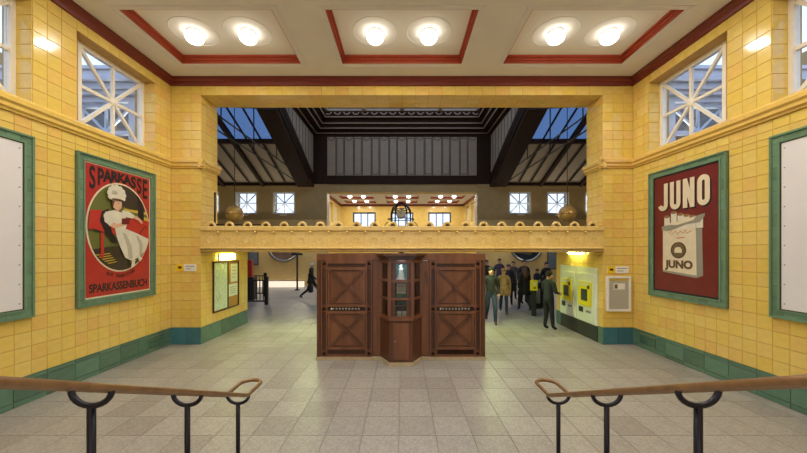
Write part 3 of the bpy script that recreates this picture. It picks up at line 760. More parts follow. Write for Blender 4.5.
ld = bpy.data.lights.new('bay_tube', 'AREA'); ld.size = .2; ld.energy = 1.6; q = bpy.data.objects.new('bay_tube_light', ld); COL.objects.link(q); q.parent = ki; q.location = (0, -.29, 1.985); q.rotation_euler = (-.35, 0, 0)  # added fill lamp inside the bay to brighten the shelf items
# what stands in the bay
t = thing('figurine', 'small white draped figure on the top shelf of the kiosk bay', 'figurine', (-.02, KY-.2, 1.608))
MB().lathe([(.085, 0), (.08, .02), (.06, .1), (.04, .18), (.05, .22), (.03, .25)], (0, 0, 0), seg=14).build('robe', 'sign_white', t, smooth=True)
MB().ball((0, 0, .275), .028, seg=10, rings=6).build('head', 'sign_white', t, smooth=True)
t = MB().box(-.11, .11, -.005, .005, 0, .31).build('poster_card', 'teal_sheet'); t.location = (0, KY-.08, 1.608); tag(t, 'teal backing card behind the white figure in the kiosk bay', 'card')
t = thing('notice_card', 'white notice card on a green stand on the middle shelf of the kiosk bay', 'card', (-.01, KY-.25, 1.263))
MB().box(-.09, .09, -.004, .004, .1, .29).build('sheet', 'sign_white', t); MB().box(-.1, .1, -.02, .02, 0, .1).build('stand', 'teal_sheet', t)
for i in range(3): MB().box(-.06, .06-.02*i, -.006, -.004, .24-.04*i, .25-.04*i).build('print_line', 'ink_soft', t)
t = thing('display_box', 'dark box with a green lit top edge on the bottom shelf of the kiosk bay', 'box', (0, KY-.16, .907))
MB().box(-.11, .11, -.03, .03, 0, .3).build('case', 'ink', t); MB().box(-.1, .1, -.034, -.03, .25, .29).build('strip', 'teal_sheet', t)
for x, l in ((-.05, 'left'), (.045, 'right')):
    t = MB().box(-.04, .04, -.004, .004, 0, .12).build('price_card', 'paper'); t.location = (x, KY-.26, .907); tag(t, '%s small white card at the foot of the kiosk bay window' % l, 'card', 'cards in the kiosk bay')
# ------------------------------------------------------------------ wall frames and posters
def wall_basis(side, ymid, z):
    return basis((-XW, ymid, z), (0, 1, 0), (0, 0, 1)) if side == 'left' else basis((XW, ymid, z), (0, -1, 0), (0, 0, 1))
def frame_parts(o, w, h, fw=.125):
    a, b = w/2, h/2
    MB().box(-a, a, -b, b, -.006, .012).build('backing', 'grout_green', o)
    def piece(x0, x1, y0, y1):
        q = MB(); q.box(x0, x1, y0, y1, .012, .035); q.build('frame_tile', 'frame_green', o)
    n = 10; m = 14; g = .002
    for i in range(n):
        x0, x1 = -a+w*i/n, -a+w*(i+1)/n
        for y0, y1 in ((-b, -b+fw), (b-fw, b)): piece(x0+g, x1-g, y0, y1)
    for i in range(m):
        y0, y1 = -b+fw+(h-2*fw)*i/m, -b+fw+(h-2*fw)*(i+1)/m
        for x0, x1 in ((-a, -a+fw), (a-fw, a)): piece(x0, x1, y0+g, y1-g)
    for e, ww, t in ((0, .028, .055), (fw-.03, .03, .047)):
        q = MB(); A, B = a-e, b-e
        q.box(-A, A, -B, -B+ww, .03, t).box(-A, A, B-ww, B, .03, t).box(-A, -A+ww, -B+ww, B-ww, .03, t).box(A-ww, A, -B+ww, B-ww, .03, t)
        q.build('frame_bead', 'frame_green', o)
    return a-fw, b-fw
def board(side, y0, y1, label):
    o = thing('display_board', label, 'board'); o.matrix_world = wall_basis(side, (y0+y1)/2, 2.536)
    A, B = frame_parts(o, y1-y0, 2.608)
    pn = MB().box(-A+.01, A-.01, -B+.01, B-.01, .012, .03).build('panel', 'board_white', o)
    ln = MB(); ln.box(-A, A, -B, -B+.012, .012, .034).box(-A, A, B-.012, B, .012, .034).box(-A, -A+.012, -B+.012, B-.012, .012, .034).box(A-.012, A, -B+.012, B-.012, .012, .034).build('edge_strip', 'p_dark', o)
    for i in range(9):
        z = -B+.09+(2*B-.18)*i/8
        for x in (-A+.05, A-.05): MB().lathe([(.01, 0), (.008, .006)], (x, z, .03), seg=8).build('screw', 'metal_grey', pn)
    for i in range(1, 4):
        for z in (-B+.05, B-.05): MB().lathe([(.01, 0), (.008, .006)], (-A+2*A*i/4, z, .03), seg=8).build('screw', 'metal_grey', pn)
board('left', 3.07, 4.762, 'blank white display board in a green tiled frame on the left wall')
board('right', 3.07, 4.762, 'blank white display board in a green tiled frame on the right wall')
def offs(M, x, y, z): return M @ Matrix.Translation((x, y, z))
I4 = Matrix.Identity(4)
# --- left: the savings bank poster
po = thing('poster', 'red vintage poster lettered SPARKASSE with a woman in white, in a green tiled frame', 'poster'); po.matrix_world = wall_basis('left', 6.25, 2.536)
A, B = frame_parts(po, 1.70, 2.608)
z = .012
flat('sheet', [(-A, -B), (A, -B), (A, B), (-A, B)], z, 'p_cream', po, I4, .012); z = .024
art = flat('red_ground', [(-A+.025, -B+.025), (A-.025, -B+.025), (A-.025, B-.025), (-A+.025, B-.025)], z, 'p_red', po, I4); z += .0015
RX, RY, CY = .70, .84, .09
flat('oval_border', circle(0, CY, RX, 48, ry=RY), z, 'p_cream', po, I4); z += .0015
flat('oval_ground', circle(0, CY, RX-.03, 48, ry=RY-.03), z, 'p_green', po, I4); z += .0015
def clip_oval(pts, rx=RX-.03, ry=RY-.03):
    r = []
    for x, y in pts:
        d = math.hypot(x/rx, (y-CY)/ry)
        r.append((x/d, CY+(y-CY)/d) if d > 1 else (x, y))
    return r
def seg(pts, n=6):
    r = []
    for i in range(len(pts)):
        p, q = pts[i], pts[(i+1) % len(pts)]
        r += [(p[0]+(q[0]-p[0])*k/n, p[1]+(q[1]-p[1])*k/n) for k in range(n)]
    return r
def cp(name, pts, m):
    global z
    flat(name, clip_oval(seg([(x*1.06, y*1.1+.13) for x, y in pts])), z, m, po, I4); z += .0012
cp('dark_trees', [(-.2, .75), (.1, .72), (.45, .55), (.62, .25), (.3, .28), (.05, .33), (-.1, .45)], 'p_dark')
cp('meadow', [(.05, .30), (.68, .30), (.68, .12), (.05, .12)], 'p_yellow')
cp('hedge', [(.08, .26), (.68, .24), (.68, .19), (.08, .2)], 'p_green')
cp('tree_trunk', [(.36, .6), (.5, .6), (.52, .02), (.38, .02)], 'p_black')
cp('lawn_shadow', [(-.6, -.42), (-.2, -.36), (.6, -.35), (.55, -.5), (.2, -.79), (-.2, -.79), (-.5, -.6)], 'p_dark')
for i in range(5):
    cp('grass_streak', [(-.5+.05*i, -.5-.035*i), (-.22+.03*i, -.475-.035*i), (-.24+.03*i, -.488-.035*i), (-.47+.05*i, -.512-.035*i)], 'p_yellow')
    cp('grass_streak', [(.3-.03*i, -.47-.04*i), (.6-.04*i, -.42-.04*i), (.57-.04*i, -.435-.04*i), (.3-.03*i, -.485-.04*i)], 'p_yellow')
cp('bench_back', [(-.66, .2), (-.4, .22), (.62, .12), (.62, -.2), (.3, -.3), (-.3, -.12), (-.66, -.1)], 'p_sofa')
cp('bench_leg', [(-.42, .0), (-.36, .0), (-.36, -.55), (-.42, -.55)], 'p_sofa')
cp('bench_leg', [(.5, .0), (.55, .0), (.55, -.42), (.5, -.42)], 'p_sofa')
b_ = MB(); stroke_mb(b_, [(-.6, .03), (-.3, -.05), (-.1, -.13)], .022, z); stroke_mb(b_, [(.4, -.03), (.55, .15), (.62, .11)], .022, z); b_.build('bench_iron', 'p_dark', po); z += .0012
cp('hair_shadow', [(-.4, .2), (-.28, .26), (-.22, -.1), (-.1, -.3), (-.2, -.3), (-.36, -.1), (-.44, .05)], 'p_black')
cp('skirt', [(-.16, -.02), (.1, -.06), (.32, -.12), (.62, -.22), (.6, -.36), (.42, -.52), (.22, -.62), (.06, -.56), (-.04, -.38), (-.12, -.2)], 'p_white')
cp('skirt_fold', [(.0, -.12), (.08, -.14), (.2, -.36), (.22, -.58), (.14, -.58), (.1, -.36)], 'p_shade')
cp('skirt_fold', [(.3, -.16), (.36, -.17), (.46, -.32), (.44, -.5), (.38, -.53), (.38, -.34)], 'p_shade')
cp('bodice', [(-.34, .2), (-.16, .25), (.0, .22), (.12, .08), (.06, -.06), (-.16, -.04), (-.3, .04), (-.38, .12)], 'p_white')
cp('arm', [(-.28, -.02), (-.16, -.06), (.1, .02), (.12, .07), (-.12, .02), (-.24, .06)], 'p_skin')
cp('sleeve', [(-.38, .16), (-.22, .18), (-.16, .06), (-.26, -.02), (-.36, .04)], 'p_white')
cp('arm', [(.02, .22), (.1, .25), (.38, .16), (.46, .08), (.42, .06), (.34, .12), (.1, .18)], 'p_skin')
cp('sleeve', [(-.02, .26), (.12, .26), (.26, .2), (.22, .14), (.0, .16)], 'p_white')
cp('book', [(-.02, .12), (.16, .14), (.13, .03), (-.03, .02)], 'p_maroon')
cp('face', [(-.22, .44), (-.06, .46), (-.02, .38), (-.04, .29), (-.11, .235), (-.2, .29)], 'p_skin')
cp('hair', [(-.22, .45), (-.12, .44), (-.18, .38), (-.2, .3), (-.23, .34)], 'p_brown')
flat('bonnet', circle(-.15, .71, .175, 24, ry=.14), z, 'p_white', po, I4); z += .0012
flat('bonnet_brim', circle(-.135, .625, .185, 24, ry=.05), z, 'p_white', po, I4); z += .0012
for k_ in range(9):
    t_ = PI*(-.15+1.3*k_/8)
    flat('bonnet_frill', circle(-.14+.155*math.cos(t_), .70+.13*math.sin(t_), .052, 12), z, 'p_white', po, I4); z += .0004
flat('bonnet_band', circle(-.12, .60, .13, 20, ry=.022), z, 'p_brown', po, I4); z += .0008
flat('eye_line', [(-.13, .535), (-.09, .54), (-.09, .532), (-.13, .527)], z, 'p_brown', po, I4); flat('lips', [(-.11, .455), (-.08, .458), (-.09, .446)], z, 'p_red', po, I4); z += .0008
flat('bonnet_fold', circle(-.19, .73, .06, 16, ry=.035), z, 'p_shade', po, I4); z += .0012
cp('stocking', [(.2, -.58), (.26, -.6), (.24, -.72), (.2, -.78), (.16, -.74)], 'p_white')
cp('stocking', [(.3, -.54), (.36, -.52), (.44, -.6), (.46, -.66), (.38, -.66)], 'p_white')
# arched lettering
word = 'SPARKASSE'
xs_ = [-.58, -.425, -.285, -.145, 0, .14, .285, .43, .575]
for i, (ch, x) in enumerate(zip(word, xs_)):
    top = 1.115; bot = [.74, .82, .90, .945, .955, .945, .90, .82, .74][i]
    hgt = top-bot; sz = hgt/.70
    text('letter', ch, 'p_black', po, offs(I4, x, bot, .028), sz, .013, (.158 if i in (0, 7, 6, 8) else .15)/(sz*.62), .001)
text('lettering', 'SPARKASSENBUCH', 'p_black', po, offs(I4, 0, -1.075, .028), .205, .006, .74, .001)
for i, ch in enumerate('AUS TRADITION'):
    if ch == ' ': continue
    a = (i-6)*.072; text('letter', ch, 'p_black', po, offs(I4, .72*math.sin(a), .03-.84*math.cos(a)-.045, .030) @ Matrix.Rotation(a, 4, 'Z'), .085, .002, .8, .001)
# --- right: the JUNO poster
jo = thing('poster', 'dark red vintage poster lettered JUNO with an open cigarette packet, in a green tiled frame', 'poster'); jo.matrix_world = wall_basis('right', 6.25, 2.536)
A, B = frame_parts(jo, 1.70, 2.608)
flat('sheet', [(-A, -B), (A, -B), (A, B), (-A, B)], .012, 'p_black', jo, I4, .012)
flat('red_ground', [(-A+.03, -B+.03), (A-.03, -B+.03), (A-.03, B-.03), (-A+.03, B-.03)], .024, 'p_maroon', jo, I4)
def juno(name, x0, y0, w, h, t, zz, m, gap):
    lw = (w-3*gap)/4
    def arc(cx, cy, rx, ry, a0, a1, n=9): return circle(cx, cy, rx, n, a0, a1, ry)
    i = t/2; r = lw/2-i
    L = []
    x = x0; L.append([[(x+lw-i, y0+h), (x+lw-i, y0+r+i)] + arc(x+lw/2, y0+r+i, r, r, 0, -PI*.95)])
    x += lw+gap; L.append([[(x+i, y0+h), (x+i, y0+r+i)] + arc(x+lw/2, y0+r+i, r, r, PI, 2*PI) + [(x+lw-i, y0+h)]])
    x += lw+gap; L.append([[(x+i, y0), (x+i, y0+h)], [(x+i, y0+h-t*.3), (x+lw-i, y0+t*.3)], [(x+lw-i, y0), (x+lw-i, y0+h)]])
    x += lw+gap; L.append([arc(x+lw/2, y0+h-r-i, r, r, 0, PI) + arc(x+lw/2, y0+r+i, r, r, PI, 2*PI)])
    for k, ss in enumerate(L):
        b = MB()
        for e_, s_ in enumerate(ss): stroke_mb(b, s_, t, zz, .002+(.0004 if e_ == 1 else 0), closed=(k == 3))
        b.build('letter', m, jo)
juno('letter_shadow', -.60+.025, .46-.03, 1.15, .55, .095, .026, 'p_black', .055)
juno('letter', -.60, .46, 1.15, .55, .095, .0285, 'p_cream', .055)
PK = Matrix.Translation((-.02, -.02, 0)) @ Matrix.Diagonal((1.04, .84, 1, 1))
# packet
flat('packet_side', [(.28, .22), (.4, .28), (.42, -.92), (.3, -.98)], .026, 'p_grey', jo, PK)
flat('packet_front', [(-.44, .2), (.28, .2), (.30, -.98), (-.44, -.9)], .027, 'p_cream', jo, PK)
flat('packet_base', [(-.44, -.86), (.30, -.93), (.41, -.86), (.41, -.9), (.30, -.985), (-.44, -.905)], .0285, 'p_grey', jo, PK)
flat('packet_lip', [(-.46, .2), (-.2, .22), (.1, .32), (.46, .4), (.46, .34), (.36, .22), (.1, .2), (-.3, .08), (-.46, .1)], .034, 'p_grey', jo, PK)
flat('packet_foil', [(-.42, .24), (-.1, .28), (.3, .36), (.24, .28), (-.1, .2)], .0355, 'p_cream', jo, PK)
for i, (x, tp) in enumerate(((-.34, .42), (-.18, .50), (-.03, .44), (.1, .40), (.22, .36), (.36, .32))):
    flat('cigarette', [(x-.065, .1), (x+.065, .1), (x+.065, tp), (x-.065, tp)], .0285+.0004*i, 'p_white', jo, PK)
    flat('cigarette_tip', circle(x, tp, .065, 16, ry=.035), .0305+.0004*i, 'p_tobacco', jo, PK)
flat('medallion', circle(-.08, -.38, .17, 28, ry=.19), .029, 'p_brown', jo, PK)
flat('medallion_ring', circle(-.08, -.38, .14, 28, ry=.16), .0308, 'p_olive', jo, PK)
flat('medallion_motif', [(-.16, -.44), (.0, -.44), (.0, -.36), (-.04, -.31), (-.12, -.31), (-.16, -.36)], .0326, 'p_cream', jo, PK)
text('lettering', 'JUNO', 'p_brown', jo, offs(PK, -.07, -.79, .0295), .24, .012, .95, .001)
b_ = MB(); stroke_mb(b_, [(-.3, .02), (-.22, .08), (-.25, -.02), (-.14, .06), (-.1, -.01), (-.03, .06), (.02, 0), (.08, .09), (.1, .0), (.2, .05)], .012, .029); stroke_mb(b_, [(-.12, -.1), (.06, -.09)], .015, .029); b_.build('script_lettering', 'p_red', jo, PK)
# ------------------------------------------------------------------ passage walls: notice case and ticket machines
MJ = basis((-XP, 8.72, 1.272), (0, 1, 0), (0, 0, 1))
nc = thing('notice_case', 'framed notice case with a city map and papers on the left passage wall', 'notice board'); nc.matrix_world = MJ
a, b = .63, .637
MB().box(-a, a, -b, b, -.006, .01).build('cork_back', 'cork', nc)
q = MB(); q.box(-a, a, -b, -b+.025, .01, .04).box(-a, a, b-.025, b, .01, .04).box(-a, -a+.025, -b+.025, b-.025, .01, .04).box(a-.025, a, -b+.025, b-.025, .01, .04); q.build('case_frame', 'wood_dark', nc)
MB().box(.06, .085, -b+.02, b-.02, .01, .03).build('mullion', 'wood_dark', nc)
mp_ = MB().box(-a+.04, .045, -b+.04, b-.04, .01, .014).build('map_sheet', 'map_paper', nc)
r3 = random.Random(5)
for j in range(7):
    bb = MB(); p = [(r3.uniform(-.55, 0), r3.uniform(-.55, .55))]
    for i in range(5): p.append((min(.03, max(-.57, p[-1][0]+r3.uniform(-.15, .15))), min(.58, max(-.58, p[-1][1]+r3.uniform(-.2, .2)))))
    stroke_mb(bb, p, .008, .014, .001); bb.build('map_line', ['teal_sheet', 'p_grey', 'p_yellow'][j % 3], mp_)
for (x0, x1, y0, y1) in ((.22, .58, .05, .55), (.12, .58, -.33, .0)):
    pp = MB().box(x0, x1, y0, y1, .01, .014).build('paper_sheet', 'paper', nc)
    for i in range(4):
        yy = y1-.09-i*(y1-y0-.12)/4; MB().box(x0+.06, x1-.06-.04*(i % 2), yy-.008, yy+.004, .014, .0148).build('print_line', 'ink_soft', pp)
wl = thing('wall_light', 'glowing fluorescent wall light above the notice case under the gallery', 'lamp'); wl.matrix_world = basis((-XP, 8.72, 2.02), (0, 1, 0), (0, 0, 1))
MB().box(-.36, .36, -.085, .085, 0, .03).build('lamp_tray', 'white_paint', wl); MB().box(-.34, .34, -.07, .07, .03, .07).build('diffuser', 'tube_glow', wl)
wl = thing('wall_light', 'fluorescent wall light above the two ticket machines under the gallery', 'lamp'); wl.matrix_world = basis((XP, 8.72, 2.115), (0, -1, 0), (0, 0, 1))
MB().box(-.36, .36, -.022, .022, 0, .03).build('lamp_tray', 'white_paint', wl); MB().box(-.34, .34, -.02, .02, .03, .09).build('diffuser', 'tube_glow', wl)
MJ = basis((XP, 0, 0), (0, -1, 0), (0, 0, 1))
for y0, y1, l in ((8.74, 9.64, 'far'), (7.83, 8.73, 'near')):
    tm = thing('ticket_machine', 'white ticket machine with yellow screen panel, the %s one on the right passage wall' % {'far': 'one beside the standing man, farther', 'near': 'nearer'}[l] if False else ('white ticket machine with yellow screen panel where the man in the dark jacket stands' if l == 'far' else 'white ticket machine with yellow screen panel nearest the corner pier'), 'ticket machine', group='ticket machines')
    tm.matrix_world = MJ @ Matrix.Translation((-(y0+y1)/2, 0, 0))
    h = (y1-y0)/2-.003
    MB().box(-h, h, 0, .38, .0, .02).build('base_panel', 'machine_base', tm)
    MB().box(-h, h, .38, 1.77, .0, .03).build('surround', 'machine_white', tm)
    MB().box(-.38, .36, .42, 1.60, .03, .055).build('front', 'machine_white', tm)
    yp = MB().prism([(-.27, .80, .055), (.27, .80, .055), (.27, 1.40, .055), (-.27, 1.40, .055)], (0, 0, .035)).build('control_panel', 'machine_yellow', tm)
    MB().box(-.12, .15, .93, 1.22, .09, .1).build('screen', 'screen', yp)
    MB().box(-.24, .2, 1.31, 1.36, .09, .096).build('header_strip', 'machine_white', yp)
    MB().box(.16, .24, 1.24, 1.32, .09, .1).build('coin_slot', 'machine_dark', yp)
    MB().box(-.28, -.1, .62, .75, .055, .07).build('ticket_tray', 'machine_dark', tm)
    MB().box(.05, .25, .64, .69, .055, .06).build('note_slot', 'metal_grey', tm)
# signs on piers
def pier_sign(x0, x1, z0, z1, label):
    o = thing('wall_sign', label, 'sign'); o.matrix_world = basis(((x0+x1)/2, YP, (z0+z1)/2), (1, 0, 0), (0, 0, 1)); a, b = (x1-x0)/2, (z1-z0)/2
    MB().box(-a, a, -b, b, -.002, .015).build('plate', 'sign_white', o)
    MB().box(-a, -a+2*b*1.1, -b, b, .015, .018).build('yellow_field', 'sign_yellow', o)
    MB().box(-a+.05, -a+2*b-.03, -.02, .03, .018, .02).build('symbol', 'ink', o)
    for i in range(2): MB().box(-a+2*b+.06, a-.04-.08*i, .025-.06*i, .04-.06*i, .015, .017).build('print_line', 'ink_soft', o)
pier_sign(-5.25, -4.79, 1.71, 1.87, 'small yellow and white sign on the left pier')
pier_sign(4.78, 5.27, 1.66, 1.82, 'small yellow and white sign above the grey notice cabinet on the right pier')
nb = thing('notice_cabinet', 'white-framed grey notice cabinet on the right pier', 'notice board'); nb.matrix_world = basis((5.02, YP, 1.185), (1, 0, 0), (0, 0, 1))
a, b = .275, .405
MB().box(-a, a, -b, b, -.002, .04).build('case', 'sign_white', nb); MB().box(-a+.045, a-.045, -b+.045, b-.045, .04, .044).build('panel', 'sign_grey', nb)
q = MB(); q.box(-a, a, -b, -b+.045, .04, .06).box(-a, a, b-.045, b, .04, .06).box(-a, -a+.045, -b+.045, b-.045, .04, .06).box(a-.045, a, -b+.045, b-.045, .04, .06); q.build('case_frame', 'sign_white', nb)
MB().box(-a+.05, a-.05, b-.1, b-.06, .044, .048).build('header_strip', 'p_yellow', nb)
sk = MB().box(-.12, .14, .1, .24, .044, .047).build('sticker', 'sign_white', nb); MB().box(-.1, -.03, .12, .22, .047, .049).build('symbol', 'p_olive', sk)
# ------------------------------------------------------------------ fluorescent strips under the gallery, behind the kiosk
for s, l in ((-1, 'left'), (1, 'right')):
    o = thing('strip_light', 'fluorescent strip light under the gallery on the %s of the kiosk' % l, 'lamp', (s*2.35, 9.0, 2.15))
    MB().box(-.3, .3, -.06, .06, -.004, 0).build('lamp_tray', 'white_paint', o); MB().box(-.28, .28, -.04, .04, -.008, -.004).build('diffuser', 'tube_glow', o)
    ld = bpy.data.lights.new('tube', 'AREA'); ld.shape = 'RECTANGLE'; ld.size = .56; ld.size_y = .12; ld.energy = 24; ld.color = (.82, 1, .46)
    lo_ = bpy.data.objects.new('tube_light', ld); COL.objects.link(lo_); lo_.parent = o; lo_.location = (0, 0, -.012)
# ------------------------------------------------------------------ things in the main hall
for x, l in ((-6.0, 'left'), (5.92, 'right')):
    o = thing('pendant_globe', 'brass globe pendant hanging on a chain above the %s end of the gallery' % l, 'lamp', (x, 11.75, 3.49))
    MB().ball((0, 0, 0), .3, seg=20, rings=12).build('globe', 'brass', o, smooth=True)
    MB().tube([(.305*math.cos(i*PI/12), .305*math.sin(i*PI/12), 0) for i in range(24)], .012, 6, closed=True).build('band', 'bronze', o, smooth=True)
    MB().tube([(0, 0, .28), (0, 0, rz_(11.75)-3.49)], .012, 6).build('chain', 'iron_black', o)
    MB().lathe([(.09, .27), (.05, .32), (.02, .36)], (0, 0, 0), seg=12).build('cap', 'bronze', o)
# uplights on the window ledges and added fill: near-side uplights and far-wall strips
def uplight(x, y, z, tilt, label, w_=26):
    o = thing('uplight', label, 'lamp', (x, y, z), 0, 'ledge uplights of the main hall')
    MB().box(-.2, .2, -.06, .06, 0, .05).build('housing', 'white_paint', o); MB().box(-.18, .18, -.045, .045, .05, .056).build('diffuser', 'sign_white', o)
    ld = bpy.data.lights.new('uplight', 'AREA'); ld.shape = 'RECTANGLE'; ld.size = .36; ld.size_y = .09; ld.energy = w_; ld.color = (1, .9, .72)
    q = bpy.data.objects.new('uplight_beam', ld); COL.objects.link(q); q.parent = o; q.location = (0, 0, .07); q.rotation_euler = (PI+tilt, 0, 0)
for s, l in ((-1, 'left'), (1, 'right')):
    for a, n in ((7.36, 'inner'), (9.73, 'middle'), (12.1, 'outer')):
        uplight(s*a, YF-.16, 4.34, .35, 'small white uplight on the ledge below the %s far window, %s side' % (n, l), 7)
    for a, n in ((2.6, 'inner'), (7.0, 'outer')):  # added lamps, unseen from the camera, to light the lantern panels
        uplight(s*a, YB+.07 if a > 5 else YG-.4, 4.34 if a > 5 else 2.725, -.75 if a > 5 else -1.05, '%s added unseen uplight on the hall side of the near gallery wall, %s' % (n, l), 52 if a > 5 else 6)
    for a, n in ((6.2, 'inner'), (9.0, 'outer')):  # added strips hidden behind the beam to brighten the lower hall
        o = thing('strip_light', '%s added hidden strip light on the far wall behind the gallery, %s side' % (n, l), 'lamp', (s*a, YF-.14, 3.5))
        MB().box(-.6, .6, -.06, .125, 0, .06).build('lamp_tray', 'white_paint', o)
        ld = bpy.data.lights.new('tube', 'AREA'); ld.shape = 'RECTANGLE'; ld.size = 1.1; ld.size_y = .1; ld.energy = 27; ld.color = (1, .93, .78)
        q = bpy.data.objects.new('tube_light', ld); COL.objects.link(q); q.parent = o; q.location = (0, -.02, -.01); q.rotation_euler = (-.25, 0, 0)
# clock in its iron cage
ck = thing('station_clock', 'round station clock in a black iron cage standing above the gallery parapet', 'clock', (-.04, YM, 0))
MB().tube([(0, 0, 0), (0, 0, 3.1)], .11, 12).build('post', 'iron_black', ck)
MB().lathe([(.55, 3.1), (.55, 3.18), (.4, 3.24)], (0, 0, 0), seg=20).build('platform', 'iron_black', ck)
dl = MB().lathe([(.21, 0), (.21, .1)], (0, .05, 3.78), 'y', 28).build('clock_case', 'iron_black', ck); 
MB().lathe([(.185, .1), (.185, .11)], (0, .05, 3.78), 'y', 28).build('dial', 'p_cream', dl)
MB().bar((0, -.07, 3.78), (-.08, -.07, 3.85), .02, .01, (0, 1, 0)).build('hand', 'ink', dl); MB().bar((0, -.07, 3.78), (.02, -.07, 3.93), .014, .01, (0, 1, 0)).build('hand', 'ink', dl)
for i in range(4):
    a = PI/4+i*PI/2
    for r, h in ((.36, 4.28), (.58, 4.24)):
        pts = [(r*math.cos(a), r*math.sin(a), 3.2), (r*math.cos(a), r*math.sin(a), 3.75)] + [(r*math.cos(t)*math.cos(a), r*math.cos(t)*math.sin(a), 3.75+(h-3.75)*math.sin(t)) for t in [PI/2*k/6 for k in range(1, 7)]]
        MB().tube(pts, .028, 6).build('cage_bar', 'iron_black', ck)
for zz, r in ((3.55, .58), (3.98, .36)): MB().tube([(r*math.cos(i*PI/10), r*math.sin(i*PI/10), zz) for i in range(20)], .02, 6, closed=True).build('cage_ring', 'iron_black', ck)
for s in (-1, 1): MB().tube([(s*(.56+.16*math.sin(t)), 0, 3.2+.22*math.cos(t)) for t in [PI*k/8 for k in range(9)]], .02, 6).build('scroll', 'iron_black', ck)
# iron bracket on the gallery by the left pier
o = thing('iron_bracket', 'thin black iron upright with a horizontal arm on the gallery by the left pier', 'bracket', (-4.47, 7.84, 2.757))
MB().bar((0, 0, 0), (0, 0, .82), .03, .03).build('upright', 'iron_black', o); MB().bar((0, 0, .05), (1.1, 0, .05), .025, .025).build('arm', 'iron_black', o); MB().box(-.08, .08, -.06, .06, 0, .02).build('foot', 'iron_black', o)
# round framed mirrors on the far wall
for x, l in ((-7.35, 'left'), (7.75, 'right')):
    o = thing('round_mirror', 'large round framed panel on the far hall wall, seen under the gallery at %s' % l, 'mirror', (x, YF, 2.5))
    MB().lathe([(.92, 0), (.92, .04)], (0, 0, 0), 'y', 40).build('disc', 'mural' if l == 'left' else 'dark_glass', o)
    MB().tube([(.99*math.cos(i*PI/24), -.05, .99*math.sin(i*PI/24)) for i in range(48)], .085, 8, closed=True).build('ring', 'metal_grey', o, smooth=True)
    if l == 'right': MB().prism([(-.5, -.06, -.5), (.3, -.06, -.62), (.62, -.06, .2), (.2, -.06, .1)], (0, .01, 0)).build('streak', 'mirror', o)  # pale shape painted as a light reflection on the dark disc
# made-up emissive panel standing in for a bright band of daylight
o = thing('stair_parapet', 'low glowing panel standing in for a band of light at the far wall', 'parapet', (-7.2, 19.4, 0))
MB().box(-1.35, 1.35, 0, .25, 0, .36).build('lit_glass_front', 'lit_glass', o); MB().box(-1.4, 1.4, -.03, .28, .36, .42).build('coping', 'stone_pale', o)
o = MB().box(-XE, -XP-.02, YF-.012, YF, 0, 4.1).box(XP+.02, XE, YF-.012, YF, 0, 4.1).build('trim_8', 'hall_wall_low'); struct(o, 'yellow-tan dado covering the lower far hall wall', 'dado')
for x, w_, h_, l, m in ((-9.25, .62, 1.0, 'left', 'slate_board'), (9.35, .6, 1.5, 'right', 'slate_board')):
    o = thing('wall_poster', 'grey-blue framed poster on the far hall wall at the %s' % l, 'poster', (x, YF-.015, 1.75))
    MB().box(-w_/2, w_/2, -.03, 0, -h_/2, h_/2).build('frame', 'wood_dark', o); MB().box(-w_/2+.05, w_/2-.05, -.035, -.03, -h_/2+.05, h_/2-.05).build('sheet', m, o)
# lamp post with crossbar
o = thing('sign_post', 'slim black post with a crossbar in the hall behind the left of the kiosk', 'post', (-5.75, 18.0, 0))
MB().tube([(0, 0, 0), (0, 0, 2.0)], .05, 8).build('pole', 'iron_black', o); MB().box(-.3, .3, -.05, .05, 1.92, 2.02).build('crossbar', 'iron_black', o); MB().lathe([(.16, 0), (.14, .04)], (0, 0, 0), seg=12).build('base', 'iron_black', o)
# iron balustrades round the stairs
def balustrade(x0, x1, y, label):
    o = thing('balustrade', label, 'railing', (x0, y, 0)); L = x1-x0
    for zz in (.12, .95): MB().box(0, L, -.025, .025, zz, zz+.05).build('rail', 'iron_black', o)
    n = max(2, int(L/.13))
    for i in range(1, n): MB().box(L*i/n-.012, L*i/n+.012, -.012, .012, .17, .95).build('baluster', 'iron_black', o)
    for x in (0, L): MB().box(x-.06, x+.06, -.06, .06, 0, 1.12).build('post', 'iron_black', o)
balustrade(-6.9, -5.45, 13.2, 'black iron balustrade of the stairwell beyond the left passage wall')
balustrade(-7.6, -6.5, 15.6, 'black iron balustrade farther back in the hall on the left')
o = thing('litter_bin', 'dark litter bin with a red top beside the left balustrade', 'bin', (-6.75, 14.6, 0))
MB().box(-.2, .2, -.2, .2, 0, 1.0).build('body', 'iron_black', o); MB().box(-.1, .1, -.1, .1, 1.0, 1.75).build('red_sign', 'red_plastic', o)
# ticket validator
o = thing('ticket_validator', 'yellow ticket validator on a dark post between the travellers', 'validator', (4.4, 10.95, 0))
MB().box(-.065, .065, -.05, .05, 0, .85).build('post', 'c_slate', o); MB().box(-.095, .095, -.08, .08, .85, 1.19).build('head', 'machine_yellow', o); MB().box(-.05, .05, -.088, -.08, 1.02, 1.12).build('display', 'paper', o); MB().box(-.04, .04, -.086, -.08, .92, .96).build('slot', 'machine_dark', o)
for x, l in ((5.1, 'left'), (5.5, 'right')):
    o = thing('barrier_cabinet', 'dark grey barrier cabinet behind the yellow validator, %s one' % l, 'barrier', (x, 12.6, 0), 0, 'barrier cabinets')
    MB().box(-.13, .13, -.3, .3, 0, .92).build('body', 'iron', o); MB().box(-.15, .15, -.32, .32, .92, .98).build('top', 'iron_black', o); MB().box(-.08, .08, -.306, -.3, .2, .75).build('panel', 'metal_grey', o)
